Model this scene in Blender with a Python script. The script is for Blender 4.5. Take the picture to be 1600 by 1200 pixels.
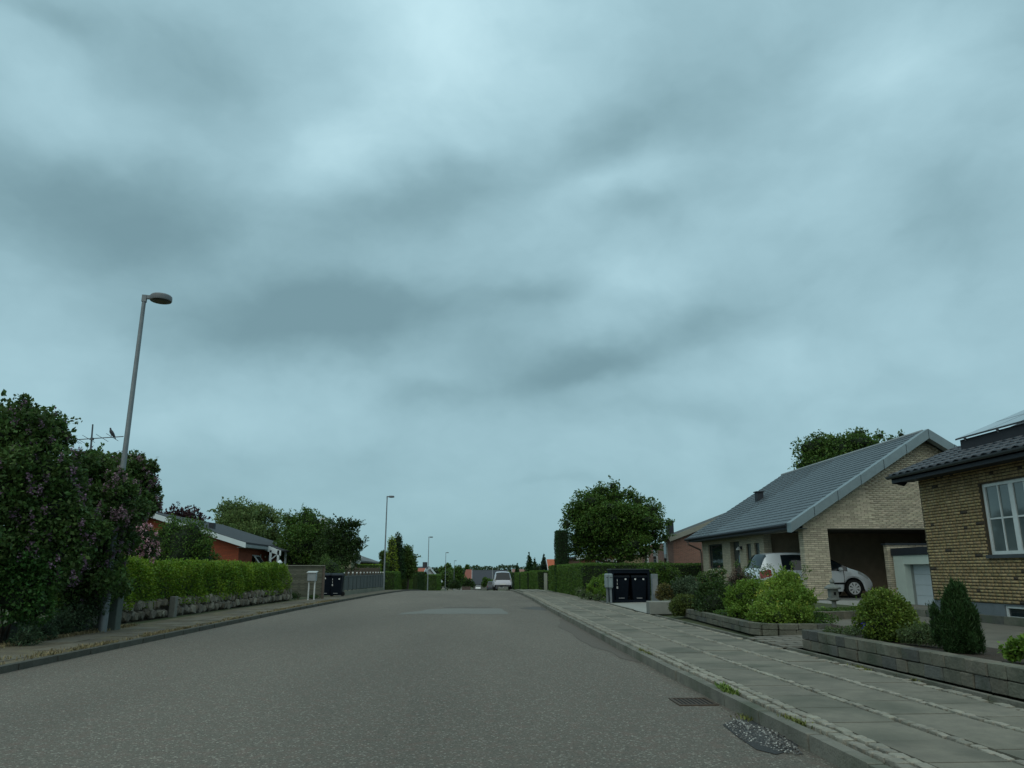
import bpy, bmesh, math, random
import numpy as np
from mathutils import Vector, Matrix

for o in list(bpy.data.objects): bpy.data.objects.remove(o)
SC = bpy.context.scene
COL = SC.collection
R = math.radians
rnd = random.Random(7)

# ------------------------------------------------------------------ camera
F_PX = 1170.0; EYE = 1.2
PITCH = math.atan(293/F_PX); YAW = math.atan(64/1206.0)
cd = bpy.data.cameras.new('camera'); cam = bpy.data.objects.new('camera', cd); COL.objects.link(cam)
cd.sensor_fit = 'HORIZONTAL'; cd.sensor_width = 36.0; cd.lens = 36.0*F_PX/1600.0
cd.clip_start = 0.05; cd.clip_end = 6000
cam.location = (0, 0, EYE); cam.rotation_euler = (R(90)+PITCH, 0, -YAW)
SC.camera = cam
SC.view_settings.view_transform = 'Standard'; SC.view_settings.look = 'None'
SC.view_settings.exposure = 0.0; SC.view_settings.gamma = 1.0
try: SC.view_settings.use_curve_mapping = False
except Exception: pass

def ray(px, py):
    u = (px-800)/F_PX; v = -(py-600)/F_PX
    f = math.cos(PITCH)-v*math.sin(PITCH); z = math.sin(PITCH)+v*math.cos(PITCH)
    return Vector((u*math.cos(YAW)+f*math.sin(YAW), -u*math.sin(YAW)+f*math.cos(YAW), z))
def at(px, py, Y):
    """the real point at distance Y up the street that is seen at that pixel of the photograph"""
    r = ray(px, py); t = Y/r.y
    return Vector((r.x*t, Y, EYE+r.z*t))

# ------------------------------------------------------------------ sky
SUN_EL, SUN_AZ = R(52), R(200)
world = bpy.data.worlds.new("World"); SC.world = world; world.use_nodes = True
wn = world.node_tree.nodes; wl = world.node_tree.links; wn.clear()
w_out = wn.new('ShaderNodeOutputWorld'); w_bg = wn.new('ShaderNodeBackground')
w_bg.inputs['Strength'].default_value = 0.1
wl.new(w_bg.outputs[0], w_out.inputs[0])
nsky = wn.new('ShaderNodeTexSky'); nsky.sky_type = 'NISHITA'; nsky.sun_disc = False
nsky.sun_elevation = SUN_EL; nsky.sun_rotation = SUN_AZ
def lin(c):
    c = c/255.0
    return c/12.92 if c <= 0.04045 else ((c+0.055)/1.055)**2.4
def rgb(r, g, b): return (lin(r), lin(g), lin(b), 1)
def wmath(op, a, b=None, c=None):
    n = wn.new('ShaderNodeMath'); n.operation = op
    for i, v in enumerate((a, b, c)):
        if v is None: continue
        if isinstance(v, (int, float)): n.inputs[i].default_value = v
        else: wl.new(v, n.inputs[i])
    return n.outputs[0]
def wvec(op, a, b=None):
    n = wn.new('ShaderNodeVectorMath'); n.operation = op
    for i, v in enumerate((a, b)):
        if v is None: continue
        if isinstance(v, (tuple, list)): n.inputs[i].default_value = v
        else: wl.new(v, n.inputs[i])
    return n.outputs['Value'] if op in ('DOT_PRODUCT', 'LENGTH') else n.outputs['Vector']
tc = wn.new('ShaderNodeTexCoord'); sep = wn.new('ShaderNodeSeparateXYZ')
wl.new(tc.outputs['Generated'], sep.inputs[0])
def wnoise(vec, scale, detail, rough, off=0, dist=0.0):
    n = wn.new('ShaderNodeTexNoise'); n.inputs['Scale'].default_value = scale
    n.inputs['Detail'].default_value = detail; n.inputs['Roughness'].default_value = rough
    n.inputs['Distortion'].default_value = dist
    wl.new(wvec('ADD', vec, (off, off*.7, off*.3)), n.inputs['Vector']); return n
# clouds live on the sky sphere: the view direction, its height stretched, warped by billows
Dn = wvec('MULTIPLY', tc.outputs['Generated'], (1.0, 1.0, 1.55))
w1 = wnoise(Dn, 2.6, 5, 0.55, 3.1)
warp = wvec('SUBTRACT', w1.outputs['Color'], (0.5, 0.5, 0.5))
sc_ = wn.new('ShaderNodeVectorMath'); sc_.operation = 'SCALE'; wl.new(warp, sc_.inputs[0]); sc_.inputs['Scale'].default_value = 0.17
Pw = wvec('ADD', tc.outputs['Generated'], sc_.outputs[0])
sc2 = wn.new('ShaderNodeVectorMath'); sc2.operation = 'SCALE'; wl.new(warp, sc2.inputs[0]); sc2.inputs['Scale'].default_value = 0.22
Nw = wvec('ADD', Dn, sc2.outputs[0])
# dark and bright masses of the cloud deck: centre, half width, half height (pixels), tilt, strength
MASS = [(130,290,280,85,6,-.46),(250,370,130,55,0,-.2),(470,505,190,66,-4,-.6),(670,505,160,52,8,-.34),(830,475,75,26,0,-.3),
        (620,325,150,55,-14,-.36),(760,290,90,50,0,-.2),(1060,160,150,95,-10,-.30),(920,225,90,50,-10,-.28),(300,110,150,70,0,-.2),
        (880,590,130,34,-6,-.36),(1120,490,110,40,-18,-.34),(980,560,120,26,-14,-.26),(700,628,80,20,0,-.2),(985,335,65,24,-6,-.24),
        (1500,330,110,90,-30,-.22),(1010,640,140,24,-6,-.2),(860,770,70,9,0,-.12),(60,10,90,26,0,-.25),
        (720,60,190,170,0,.42),(520,250,110,90,0,.25),(60,150,120,80,0,.22),(1400,70,150,70,-20,.2),(60,560,150,90,0,.22),
        (330,655,260,40,0,.22),(960,285,120,30,-8,.16),(1000,430,120,36,-10,.14),(1250,300,160,70,-20,.12),(560,600,200,26,0,.1)]
acc = None
for (cx_, cy_, rx_, ry_, tilt, amp) in MASS:
    c = ray(cx_, cy_).normalized(); ct, st = math.cos(R(tilt)), math.sin(R(tilt))
    a = ray(cx_+rx_*ct, cy_+rx_*st).normalized()-c; b = ray(cx_-ry_*st, cy_+ry_*ct).normalized()-c
    a -= c*a.dot(c); b -= c*b.dot(c)
    q = wvec('SUBTRACT', Pw, tuple(c))
    e1 = wvec('DOT_PRODUCT', q, tuple(a/a.length_squared)); e2 = wvec('DOT_PRODUCT', q, tuple(b/b.length_squared)); e3 = wvec('DOT_PRODUCT', q, tuple(c*1.5))
    s = wmath('ADD', wmath('ADD', wmath('MULTIPLY', e1, e1), wmath('MULTIPLY', e2, e2)), wmath('MULTIPLY', e3, e3))
    g = wmath('MULTIPLY', wmath('EXPONENT', wmath('MULTIPLY', s, -0.9)), amp)
    acc = g if acc is None else wmath('ADD', acc, g)
n1 = wnoise(Nw, 1.7, 5, 0.5, 11.0); n2 = wnoise(Nw, 5.0, 6, 0.52, 5.0); n3 = wnoise(Nw, 12.0, 6, 0.55, 1.7)
fine = wmath('ADD', wmath('MULTIPLY', wmath('SUBTRACT', n1.outputs['Fac'], 0.5), 0.42), wmath('MULTIPLY', wmath('SUBTRACT', n2.outputs['Fac'], 0.5), 0.46))
tone = wmath('ADD', wmath('ADD', wmath('ADD', wmath('MULTIPLY', acc, 0.88), fine), wmath('MULTIPLY', wmath('SUBTRACT', n3.outputs['Fac'], 0.5), 0.22)), 0.53)
ramp = wn.new('ShaderNodeValToRGB'); wl.new(tone, ramp.inputs[0])
cr = ramp.color_ramp; cr.interpolation = 'B_SPLINE'
cr.elements[0].position = -0.05; cr.elements[0].color = rgb(116,149,159)
cr.elements[1].position = 1.0; cr.elements[1].color = rgb(202,237,246)
for p, c in ((0.25, (134,169,179)), (0.5, (155,191,202)), (0.75, (173,210,221))):
    e = cr.elements.new(p); e.color = rgb(*c)
# teal haze band towards the horizon
hz = wmath('POWER', wmath('SUBTRACT', 1.0, wmath('MINIMUM', wmath('MAXIMUM', sep.outputs[2], 0.0), 1.0)), 9.0)
mixh = wn.new('ShaderNodeMix'); mixh.data_type = 'RGBA'
wl.new(wmath('MULTIPLY', hz, 0.85), mixh.inputs[0]); wl.new(ramp.outputs[0], mixh.inputs[6]); mixh.inputs[7].default_value = rgb(133,173,180)
scl = wn.new('ShaderNodeVectorMath'); scl.operation = 'SCALE'; wl.new(mixh.outputs[2], scl.inputs[0]); scl.inputs['Scale'].default_value = 10.0
mixs = wn.new('ShaderNodeMix'); mixs.data_type = 'RGBA'; mixs.inputs[0].default_value = 0.97
wl.new(nsky.outputs[0], mixs.inputs[6]); wl.new(scl.outputs[0], mixs.inputs[7]); wl.new(mixs.outputs[2], w_bg.inputs[0])

sd = bpy.data.lights.new('sun', 'SUN'); sd.energy = 1.2; sd.angle = R(90); sd.color = (1.0, 0.92, 0.76)
sun = bpy.data.objects.new('sun', sd); COL.objects.link(sun)
# SUN_AZ is measured like the sky's sun_rotation
sdir = Vector((math.sin(SUN_AZ)*math.cos(SUN_EL), math.cos(SUN_AZ)*math.cos(SUN_EL), math.sin(SUN_EL)))
sun.rotation_euler = sdir.to_track_quat('Z', 'Y').to_euler()

# ------------------------------------------------------------------ materials
MATS = {}
def mat(name, col, col2=None, rough=0.85, scale=3.0, bump=0.0, bscale=40.0, metal=0.0, island=0.0, spec=0.4, col3=None, speck=None, trans=0.0, coat=0.0, objrand=0.0, alpha=1.0, detail=6):
    if name in MATS: return MATS[name]
    m = bpy.data.materials.new(name); m.use_nodes = True; MATS[name] = m
    nt = m.node_tree; N = nt.nodes; L = nt.links; b = N['Principled BSDF']
    b.inputs['Roughness'].default_value = rough; b.inputs['Metallic'].default_value = metal
    b.inputs['Specular IOR Level'].default_value = spec
    if coat: b.inputs['Coat Weight'].default_value = coat; b.inputs['Coat Roughness'].default_value = 0.08
    geo = N.new('ShaderNodeNewGeometry')
    pos = geo.outputs['Position']
    out = None
    c1 = (*col, 1)
    if col2 is None: col2 = tuple(x*.8 for x in col)
    n = N.new('ShaderNodeTexNoise'); n.inputs['Scale'].default_value = scale; n.inputs['Detail'].default_value = detail; n.inputs['Roughness'].default_value = .65
    L.new(pos, n.inputs['Vector'])
    mr = N.new('ShaderNodeMapRange'); mr.inputs[1].default_value = .32; mr.inputs[2].default_value = .68; L.new(n.outputs['Fac'], mr.inputs[0])
    mx = N.new('ShaderNodeMix'); mx.data_type = 'RGBA'; L.new(mr.outputs[0], mx.inputs[0]); mx.inputs[6].default_value = c1; mx.inputs[7].default_value = (*col2, 1)
    out = mx.outputs[2]
    if col3 is not None:
        n3 = N.new('ShaderNodeTexNoise'); n3.inputs['Scale'].default_value = scale*.23; n3.inputs['Detail'].default_value = 4; L.new(pos, n3.inputs['Vector'])
        m3 = N.new('ShaderNodeMapRange'); m3.inputs[1].default_value = .48; m3.inputs[2].default_value = .68; L.new(n3.outputs['Fac'], m3.inputs[0])
        x3 = N.new('ShaderNodeMix'); x3.data_type = 'RGBA'; L.new(m3.outputs[0], x3.inputs[0]); L.new(out, x3.inputs[6]); x3.inputs[7].default_value = (*col3, 1)
        out = x3.outputs[2]
    if speck:
        sc, colr, thr = speck
        v = N.new('ShaderNodeTexVoronoi'); v.inputs['Scale'].default_value = sc; L.new(pos, v.inputs['Vector'])
        sp = N.new('ShaderNodeSeparateColor'); L.new(v.outputs['Color'], sp.inputs[0])
        gt = N.new('ShaderNodeMath'); gt.operation = 'GREATER_THAN'; L.new(sp.outputs[0], gt.inputs[0]); gt.inputs[1].default_value = thr
        x4 = N.new('ShaderNodeMix'); x4.data_type = 'RGBA'; L.new(gt.outputs[0], x4.inputs[0]); L.new(out, x4.inputs[6]); x4.inputs[7].default_value = (*colr, 1)
        out = x4.outputs[2]
    if island or objrand:
        oi = N.new('ShaderNodeObjectInfo')
        ad = N.new('ShaderNodeMath'); ad.operation = 'ADD'
        L.new(geo.outputs['Random Per Island'], ad.inputs[0])
        if objrand: L.new(oi.outputs['Random'], ad.inputs[1])
        else: ad.inputs[1].default_value = 0
        fr = N.new('ShaderNodeMath'); fr.operation = 'FRACT'; L.new(ad.outputs[0], fr.inputs[0])
        hv = N.new('ShaderNodeHueSaturation')
        a = max(island, objrand)
        mv = N.new('ShaderNodeMapRange'); L.new(fr.outputs[0], mv.inputs[0]); mv.inputs[3].default_value = 1-a; mv.inputs[4].default_value = 1+a
        L.new(mv.outputs[0], hv.inputs['Value'])
        f2 = N.new('ShaderNodeMath'); f2.operation = 'MULTIPLY'; L.new(fr.outputs[0], f2.inputs[0]); f2.inputs[1].default_value = 7.31
        f3 = N.new('ShaderNodeMath'); f3.operation = 'FRACT'; L.new(f2.outputs[0], f3.inputs[0])
        mh = N.new('ShaderNodeMapRange'); L.new(f3.outputs[0], mh.inputs[0]); mh.inputs[3].default_value = .5-.05*a; mh.inputs[4].default_value = .5+.05*a
        L.new(mh.outputs[0], hv.inputs['Hue'])
        L.new(out, hv.inputs['Color']); out = hv.outputs[0]
    L.new(out, b.inputs['Base Color'])
    if bump:
        bn = N.new('ShaderNodeTexNoise'); bn.inputs['Scale'].default_value = bscale; bn.inputs['Detail'].default_value = 5; L.new(pos, bn.inputs['Vector'])
        bp = N.new('ShaderNodeBump'); bp.inputs['Strength'].default_value = bump; bp.inputs['Distance'].default_value = .02
        L.new(bn.outputs['Fac'], bp.inputs['Height']); L.new(bp.outputs[0], b.inputs['Normal'])
    if trans:
        tr = N.new('ShaderNodeBsdfTranslucent'); L.new(out, tr.inputs[0]); ms = N.new('ShaderNodeMixShader'); ms.inputs[0].default_value = trans
        L.new(b.outputs[0], ms.inputs[1]); L.new(tr.outputs[0], ms.inputs[2]); L.new(ms.outputs[0], N['Material Output'].inputs[0])
    return m
def leafmat(name, c, c2, isl=.35, trans=.3, rough=.6):
    return mat(name, c, c2, rough=rough, scale=1.3, island=isl, trans=trans, spec=.3)

# ------------------------------------------------------------------ mesh helpers
def link(o, parent=None):
    COL.objects.link(o)
    if parent is not None: o.parent = parent
    return o
def tag(o, label, cat, group=None, kind=None):
    if label: o['label'] = label
    if cat: o['category'] = cat
    if group: o['group'] = group
    if kind: o['kind'] = kind
    return o
def thing(name, label, cat, loc=(0,0,0), rz=0, group=None):
    o = bpy.data.objects.new(name, None); o.empty_display_size = .2; COL.objects.link(o)
    o.location = loc; o.rotation_euler = (0, 0, rz)
    return tag(o, label, cat, group)
def wloc(o):
    v = Vector((0,0,0))
    while o is not None: v = v+Vector(o.location); o = o.parent
    return v
def mesh_from(name, V, Fc, m, smooth=False):
    me = bpy.data.meshes.new(name)
    V = np.asarray(V, dtype=np.float32)
    if isinstance(Fc, np.ndarray):
        nf, k = Fc.shape
        me.vertices.add(len(V)); me.vertices.foreach_set('co', V.ravel())
        me.loops.add(nf*k); me.loops.foreach_set('vertex_index', Fc.ravel().astype(np.int32))
        me.polygons.add(nf); me.polygons.foreach_set('loop_start', np.arange(0, nf*k, k, dtype=np.int32))
        try: me.polygons.foreach_set('loop_total', np.full(nf, k, dtype=np.int32))
        except Exception: pass
        me.update(calc_edges=True)
    else:
        me.from_pydata([tuple(map(float, v)) for v in V], [], Fc); me.update()
    me.materials.append(m)
    if smooth: me.polygons.foreach_set('use_smooth', [True]*len(me.polygons))
    return me
class MB:
    def __init__(s): s.v = []; s.f = []
    def add(s, vs, fs):
        n = len(s.v); s.v += [tuple(v) for v in vs]; s.f += [tuple(i+n for i in f) for f in fs]; return s
    def box(s, x0, x1, y0, y1, z0, z1):
        return s.add([(x0,y0,z0),(x1,y0,z0),(x1,y1,z0),(x0,y1,z0),(x0,y0,z1),(x1,y0,z1),(x1,y1,z1),(x0,y1,z1)],
            [(0,3,2,1),(4,5,6,7),(0,1,5,4),(1,2,6,5),(2,3,7,6),(3,0,4,7)])
    def beam(s, a, b, w, h, up=(0,0,1)):
        a = Vector(a); b = Vector(b); d = (b-a).normalized(); sd_ = d.cross(Vector(up))
        if sd_.length < 1e-4: sd_ = d.cross(Vector((1,0,0)))
        sd_.normalize(); u = sd_.cross(d)
        vs = [p+sd_*sx_*w/2+u*sz*h/2 for p in (a, b) for sx_, sz in ((-1,-1),(1,-1),(1,1),(-1,1))]
        return s.add(vs, [(0,1,2,3),(7,6,5,4),(0,4,5,1),(1,5,6,2),(2,6,7,3),(3,7,4,0)])
    def tube(s, pts, rad, n=8, cap=True):
        pts = [Vector(p) for p in pts]; k = len(pts)
        if not isinstance(rad, (list, tuple)): rad = [rad]*k
        vs = []
        for i, p in enumerate(pts):
            d = (pts[min(i+1, k-1)]-pts[max(i-1, 0)]).normalized()
            a = d.cross(Vector((0,0,1)))
            if a.length < 1e-3: a = Vector((1,0,0))
            a.normalize(); b = d.cross(a)
            vs += [p+(a*math.cos(2*math.pi*j/n)+b*math.sin(2*math.pi*j/n))*rad[i] for j in range(n)]
        fs = [(i*n+j, i*n+(j+1)%n, (i+1)*n+(j+1)%n, (i+1)*n+j) for i in range(k-1) for j in range(n)]
        if cap: fs += [tuple(range(n))[::-1], tuple(range((k-1)*n, k*n))]
        return s.add(vs, fs)
    def lathe(s, prof, c, n=16, axis='z'):
        c = Vector(c); vs = []
        for r, h in prof:
            for j in range(n):
                t = 2*math.pi*j/n; x, y = r*math.cos(t), r*math.sin(t)
                vs.append(c+(Vector((x,y,h)) if axis == 'z' else Vector((x,h,y))))
        k = len(prof)
        fs = [(i*n+j, i*n+(j+1)%n, (i+1)*n+(j+1)%n, (i+1)*n+j) for i in range(k-1) for j in range(n)]
        if axis == 'y': fs = [f[::-1] for f in fs]
        fs += [tuple(range(n))[::-1], tuple(range((k-1)*n, k*n))]
        return s.add(vs, fs)
    def prism(s, poly, off):
        off = Vector(off); n = len(poly); vs = [Vector(p) for p in poly]+[Vector(p)+off for p in poly]
        return s.add(vs, [tuple(range(n))[::-1], tuple(range(n, 2*n))]+[(i, (i+1)%n, n+(i+1)%n, n+i) for i in range(n)])
    def build(s, name, m, parent=None, local=False, smooth=False, kind=None, bevel=0):
        off = Vector((0,0,0)) if (parent is None or local) else wloc(parent)
        me = mesh_from(name, [Vector(v)-off for v in s.v], s.f, m, False)
        bm = bmesh.new(); bm.from_mesh(me)
        bmesh.ops.recalc_face_normals(bm, faces=bm.faces)
        if bevel: bmesh.ops.bevel(bm, geom=list(bm.edges), offset=bevel, segments=1, affect='EDGES')
        bm.to_mesh(me); bm.free()
        if smooth:
            me.polygons.foreach_set('use_smooth', [True]*len(me.polygons))
            try: me.set_sharp_from_angle(angle=R(35))
            except Exception: pass
        o = link(bpy.data.objects.new(name, me), parent)
        if kind: o['kind'] = kind
        return o
def top(name, mb, m, label, cat, loc=None, **k):
    """a thing that is one mesh, its origin at its base"""
    vs = np.array([tuple(v) for v in mb.v]); c = Vector(((vs[:,0].min()+vs[:,0].max())/2, (vs[:,1].min()+vs[:,1].max())/2, vs[:,2].min())) if loc is None else Vector(loc)
    mb.v = [tuple(Vector(v)-c) for v in mb.v]
    g = k.pop('group', None); kd = k.pop('kind', None)
    o = mb.build(name, m, None, **k); o.location = c
    return tag(o, label, cat, g, kd)
UB = np.array([(-.5,-.5,-.5),(.5,-.5,-.5),(.5,.5,-.5),(-.5,.5,-.5),(-.5,-.5,.5),(.5,-.5,.5),(.5,.5,.5),(-.5,.5,.5)], dtype=np.float32)
UF = np.array([(0,3,2,1),(4,5,6,7),(0,1,5,4),(1,2,6,5),(2,3,7,6),(3,0,4,7)], dtype=np.int32)
def many_boxes(name, m, parent, C_, S_, rz=None, kind='stuff', ry=0.0):
    """many small boxes as one mesh; C_ centres, S_ sizes, optional z turn"""
    C_ = np.asarray(C_, dtype=np.float32); S_ = np.asarray(S_, dtype=np.float32); n = len(C_)
    if n == 0: return None
    V = UB[None]*S_[:, None, :]
    if ry:
        V = np.stack((V[..., 0]*math.cos(ry)+V[..., 2]*math.sin(ry), V[..., 1], -V[..., 0]*math.sin(ry)+V[..., 2]*math.cos(ry)), -1)
    if rz is not None:
        rz = np.asarray(rz, dtype=np.float32); c, s = np.cos(rz)[:, None], np.sin(rz)[:, None]
        x = V[..., 0]*c-V[..., 1]*s; y = V[..., 0]*s+V[..., 1]*c; V = np.stack((x, y, V[..., 2]), -1)
    V = V+C_[:, None, :]-np.array(tuple(wloc(parent)) if parent else (0,0,0), dtype=np.float32)
    Fc = (UF[None]+(np.arange(n)*8)[:, None, None]).reshape(-1, 4)
    o = link(bpy.data.objects.new(name, mesh_from(name, V.reshape(-1, 3), Fc, m)), parent)
    if kind: o['kind'] = kind
    return o
def stone_mesh(name, m, rough=.06, bev=.12, seed=0):
    """unit block with worn corners"""
    bm = bmesh.new(); bmesh.ops.create_cube(bm, size=1.0)
    bmesh.ops.bevel(bm, geom=list(bm.edges), offset=bev*.5, segments=1, affect='EDGES')
    rr = random.Random(seed)
    for v in bm.verts: v.co += Vector([rr.uniform(-rough, rough) for _ in range(3)])
    me = bpy.data.meshes.new(name); bm.to_mesh(me); bm.free(); me.materials.append(m); return me
def piece(name, me, parent, c, s, rz=0.0, rx=0.0, ry=0.0):
    o = bpy.data.objects.new(name, me); COL.objects.link(o); o.parent = parent
    o.location = Vector(c)-(wloc(parent) if parent is not None else Vector((0,0,0))); o.scale = s; o.rotation_euler = (rx, ry, rz); return o
def split_pieces(name, stuffname, meshes, m, parent, items, cap=300):
    """items: (centre, size, rz). The nearest `cap` are parts, the rest one joined part."""
    eye = Vector((0, 0, EYE))
    items = sorted(items, key=lambda t: (Vector(t[0])-eye).length)
    for i, (c, s, rz) in enumerate(items[:cap]): piece(name, meshes[i % len(meshes)], parent, c, s, rz)
    rest = items[cap:]
    if rest: many_boxes(stuffname, m, parent, [t[0] for t in rest], [t[1] for t in rest], [t[2] for t in rest])

# ------------------------------------------------------------------ leaves
def leaf_mesh(name, m, pts, size, rs, flat=0.35, aspect=.62, off=(0,0,0), out=None, droop=0.0):
    n = len(pts); P = np.asarray(pts, dtype=np.float32)-np.array(tuple(off), dtype=np.float32)
    d = rs.normal(size=(n,3)).astype(np.float32); 
    if out is not None: d = d*.75+out*1.0
    d[:,2] -= droop
    d /= np.linalg.norm(d, axis=1)[:,None]+1e-6
    up = rs.normal(size=(n,3)).astype(np.float32)*.7+np.array([0,0,1.0], dtype=np.float32)
    sd_ = np.cross(d, up); sd_ /= np.linalg.norm(sd_, axis=1)[:,None]+1e-6
    nn = np.cross(sd_, d)
    L = (size*(.65+.7*rs.random(n))).astype(np.float32)[:,None]
    a = P-d*L*.5; b = P+d*L*.5; w = L*aspect*.5
    l = P+sd_*w+nn*L*flat*.25; r = P-sd_*w+nn*L*flat*.25
    V = np.stack((a, r, b, l), 1).reshape(-1, 3)
    Fc = np.empty((2*n,3), dtype=np.int32); i = np.arange(n)*4
    Fc[0::2] = np.stack((i, i+1, i+2), 1); Fc[1::2] = np.stack((i, i+2, i+3), 1)
    return mesh_from(name, V, Fc, m)
def clump_points(clumps, per, rs, shell=.55):
    """clumps: (x,y,z,rx,ry,rz). points near the skin of every clump, and outward directions"""
    out = []; nr = []
    tot = sum((c[3]*c[4]*c[5])**(2/3) for c in clumps)
    for c in clumps:
        k = max(6, int(per*(c[3]*c[4]*c[5])**(2/3)/tot))
        d = rs.normal(size=(k,3)); d /= np.linalg.norm(d, axis=1)[:,None]
        r = 1-shell*rs.random(k)**1.6
        r *= 1+.10*np.sin(d[:,0]*5+c[0]*3)*np.cos(d[:,1]*4+c[1])
        fz = rs.random(k) < .14; r[fz] *= 1+np.minimum(rs.exponential(.09, size=int(fz.sum())), .2)
        out.append(np.array(c[:3])+d*r[:,None]*np.array(c[3:6])); nr.append(d)
    return np.concatenate(out).astype(np.float32), np.concatenate(nr).astype(np.float32)
def blob_mesh(mb, c, r, n=1, rr=None):
    bm = bmesh.new(); bmesh.ops.create_icosphere(bm, subdivisions=n, radius=1.0)
    rr = rr or rnd
    for v in bm.verts: v.co *= rr.uniform(.85, 1.1)
    mb.add([Vector((v.co.x*r[0]+c[0], v.co.y*r[1]+c[1], v.co.z*r[2]+c[2])) for v in bm.verts], [tuple(v.index for v in f.verts) for f in bm.faces]); bm.free()
def crown_clumps(c, r, n, rs, sub=.34, bottom=-.75, fill=.55):
    """n leaf masses spread through an ellipsoid envelope, most near its skin"""
    out = []
    while len(out) < n:
        d = rs.normal(size=3); d /= np.linalg.norm(d)
        if d[2] < bottom: continue
        k = (fill+(1-fill)*rs.random())*(1-sub*.55)
        s = sub*(.7+.6*rs.random())
        out.append((c[0]+d[0]*k*r[0], c[1]+d[1]*k*r[1], c[2]+d[2]*k*r[2], r[0]*s, r[1]*s, r[2]*s*.9))
    return out
BARK = mat('bark', (.075,.06,.045), (.04,.033,.027), rough=.95, scale=9, bump=.6, bscale=30)
def plant(name, label, cat, base, clumps, leaf, size, count, seed, core=.62, trunk=None, group=None, part='foliage', flowers=None, coremat=None, droop=0.0, shell=.55, extra=None, stems=0, aspect=.62, spray=0, sprigs=None):
    rs = np.random.RandomState(seed); rr = random.Random(seed)
    if spray:
        cl2 = []
        for c in clumps:
            for _ in range(spray):
                d = rs.normal(size=3); d[2] = abs(d[2])*.8-.25; d /= np.linalg.norm(d); k = rs.uniform(.22,.42); q = rs.uniform(.85,1.12)
                cl2.append((c[0]+d[0]*c[3]*q, c[1]+d[1]*c[4]*q, c[2]+d[2]*c[5]*q, c[3]*k, c[4]*k, c[5]*k))
        sprays = cl2
    t = thing(name, label, cat, base, 0, group)
    P, D = clump_points(list(clumps)+(sprays if spray else []), count, rs, shell) if spray else clump_points(clumps, count, rs, shell)
    if sprigs:
        sp = []; sd2 = []; big = [c for c in clumps if c[2]+c[5]*.5 > base[2]+(max(k[2] for k in clumps)-base[2])*.25]
        for _ in range(sprigs[0]):
            c = big[rs.randint(len(big))]; d = rs.normal(size=3); d[2] = abs(d[2])*.9-.15; d /= np.linalg.norm(d)
            p0_ = np.array(c[:3])+d*np.array(c[3:6])*.92; d2 = d+rs.normal(size=3)*.35+np.array([0,0,.45]); d2 /= np.linalg.norm(d2)
            ln = sprigs[1]*rs.uniform(.4,1.15); m_ = max(5, int(ln/size*3.2))
            for q in range(m_):
                u = q/m_; sp.append(p0_+d2*ln*u+np.array([0,0,-.25*ln*u*u])+rs.normal(size=3)*size*.38*(1-.5*u)); sd2.append(d2)
        P = np.concatenate((P, np.array(sp, dtype=np.float32))); D = np.concatenate((D, np.array(sd2, dtype=np.float32)))
    keep = P[:,2] > base[2]+.02; P = P[keep]; D = D[keep]
    me = leaf_mesh(part, leaf, P, size, rs, off=base, out=D, droop=droop, aspect=aspect)
    link(bpy.data.objects.new(part, me), t)
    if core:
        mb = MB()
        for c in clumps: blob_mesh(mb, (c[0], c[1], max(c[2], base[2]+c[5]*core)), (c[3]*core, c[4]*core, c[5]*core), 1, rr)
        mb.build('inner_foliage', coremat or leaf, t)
    if trunk:
        h, r0 = trunk; mb = MB(); b = Vector(base)
        lean = Vector((rr.uniform(-.1,.1), rr.uniform(-.1,.1), 0))*h
        mb.tube([b-Vector((0,0,.05)), b+Vector((0,0,h*.12)), b+lean*.4+Vector((0,0,h*.5)), b+lean+Vector((0,0,h))], [r0*1.35, r0, r0*.85, r0*.7], 9)
        mb.build('trunk', BARK, t, smooth=True)
        pk = sorted(clumps, key=lambda c: rr.random())[:max(5, len(clumps)//3)]
        for c in pk[:9]:
            e = Vector(c[:3]); s0 = b+lean*.9+Vector((0,0,h*rr.uniform(.75,.98))); mid = s0.lerp(e, .5)+Vector((rr.uniform(-.1,.1), rr.uniform(-.1,.1), -.08*(e-s0).length))
            MB().tube([s0, mid, e], [r0*.42, r0*.26, r0*.08], 6).build('limb', BARK, t, smooth=True)
    elif stems:
        mb = MB(); b = Vector(base)
        for i in range(stems):
            c = clumps[i % len(clumps)]; e = Vector(c[:3]); s0 = b+Vector((rr.uniform(-.15,.15), rr.uniform(-.15,.15), -.03)); mb.tube([s0, s0.lerp(e, .5)+Vector((rr.uniform(-.06,.06),0,.03)), e], [.02, .014, .006], 5)
        mb.build('stem', BARK, t)
    if flowers:
        for (fname, fm, fn, fs, fr) in flowers:
            Pf, Df = clump_points([(c[0], c[1], c[2], c[3]*1.03, c[4]*1.03, c[5]*1.03) for c in clumps], fn, rs, .08)
            Pf = Pf[(Pf[:,2] > base[2]+.12)]
            cl = []
            for p in Pf:
                k = fr; cl.append(p+rs.normal(size=(k,3))*fs*np.array([.55,.55,.9]))
            if not cl: continue
            cl = np.concatenate(cl)
            link(bpy.data.objects.new(fname, leaf_mesh(fname, fm, cl, fs*.75, rs, off=base, aspect=.9)), t)
    return t
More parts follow.
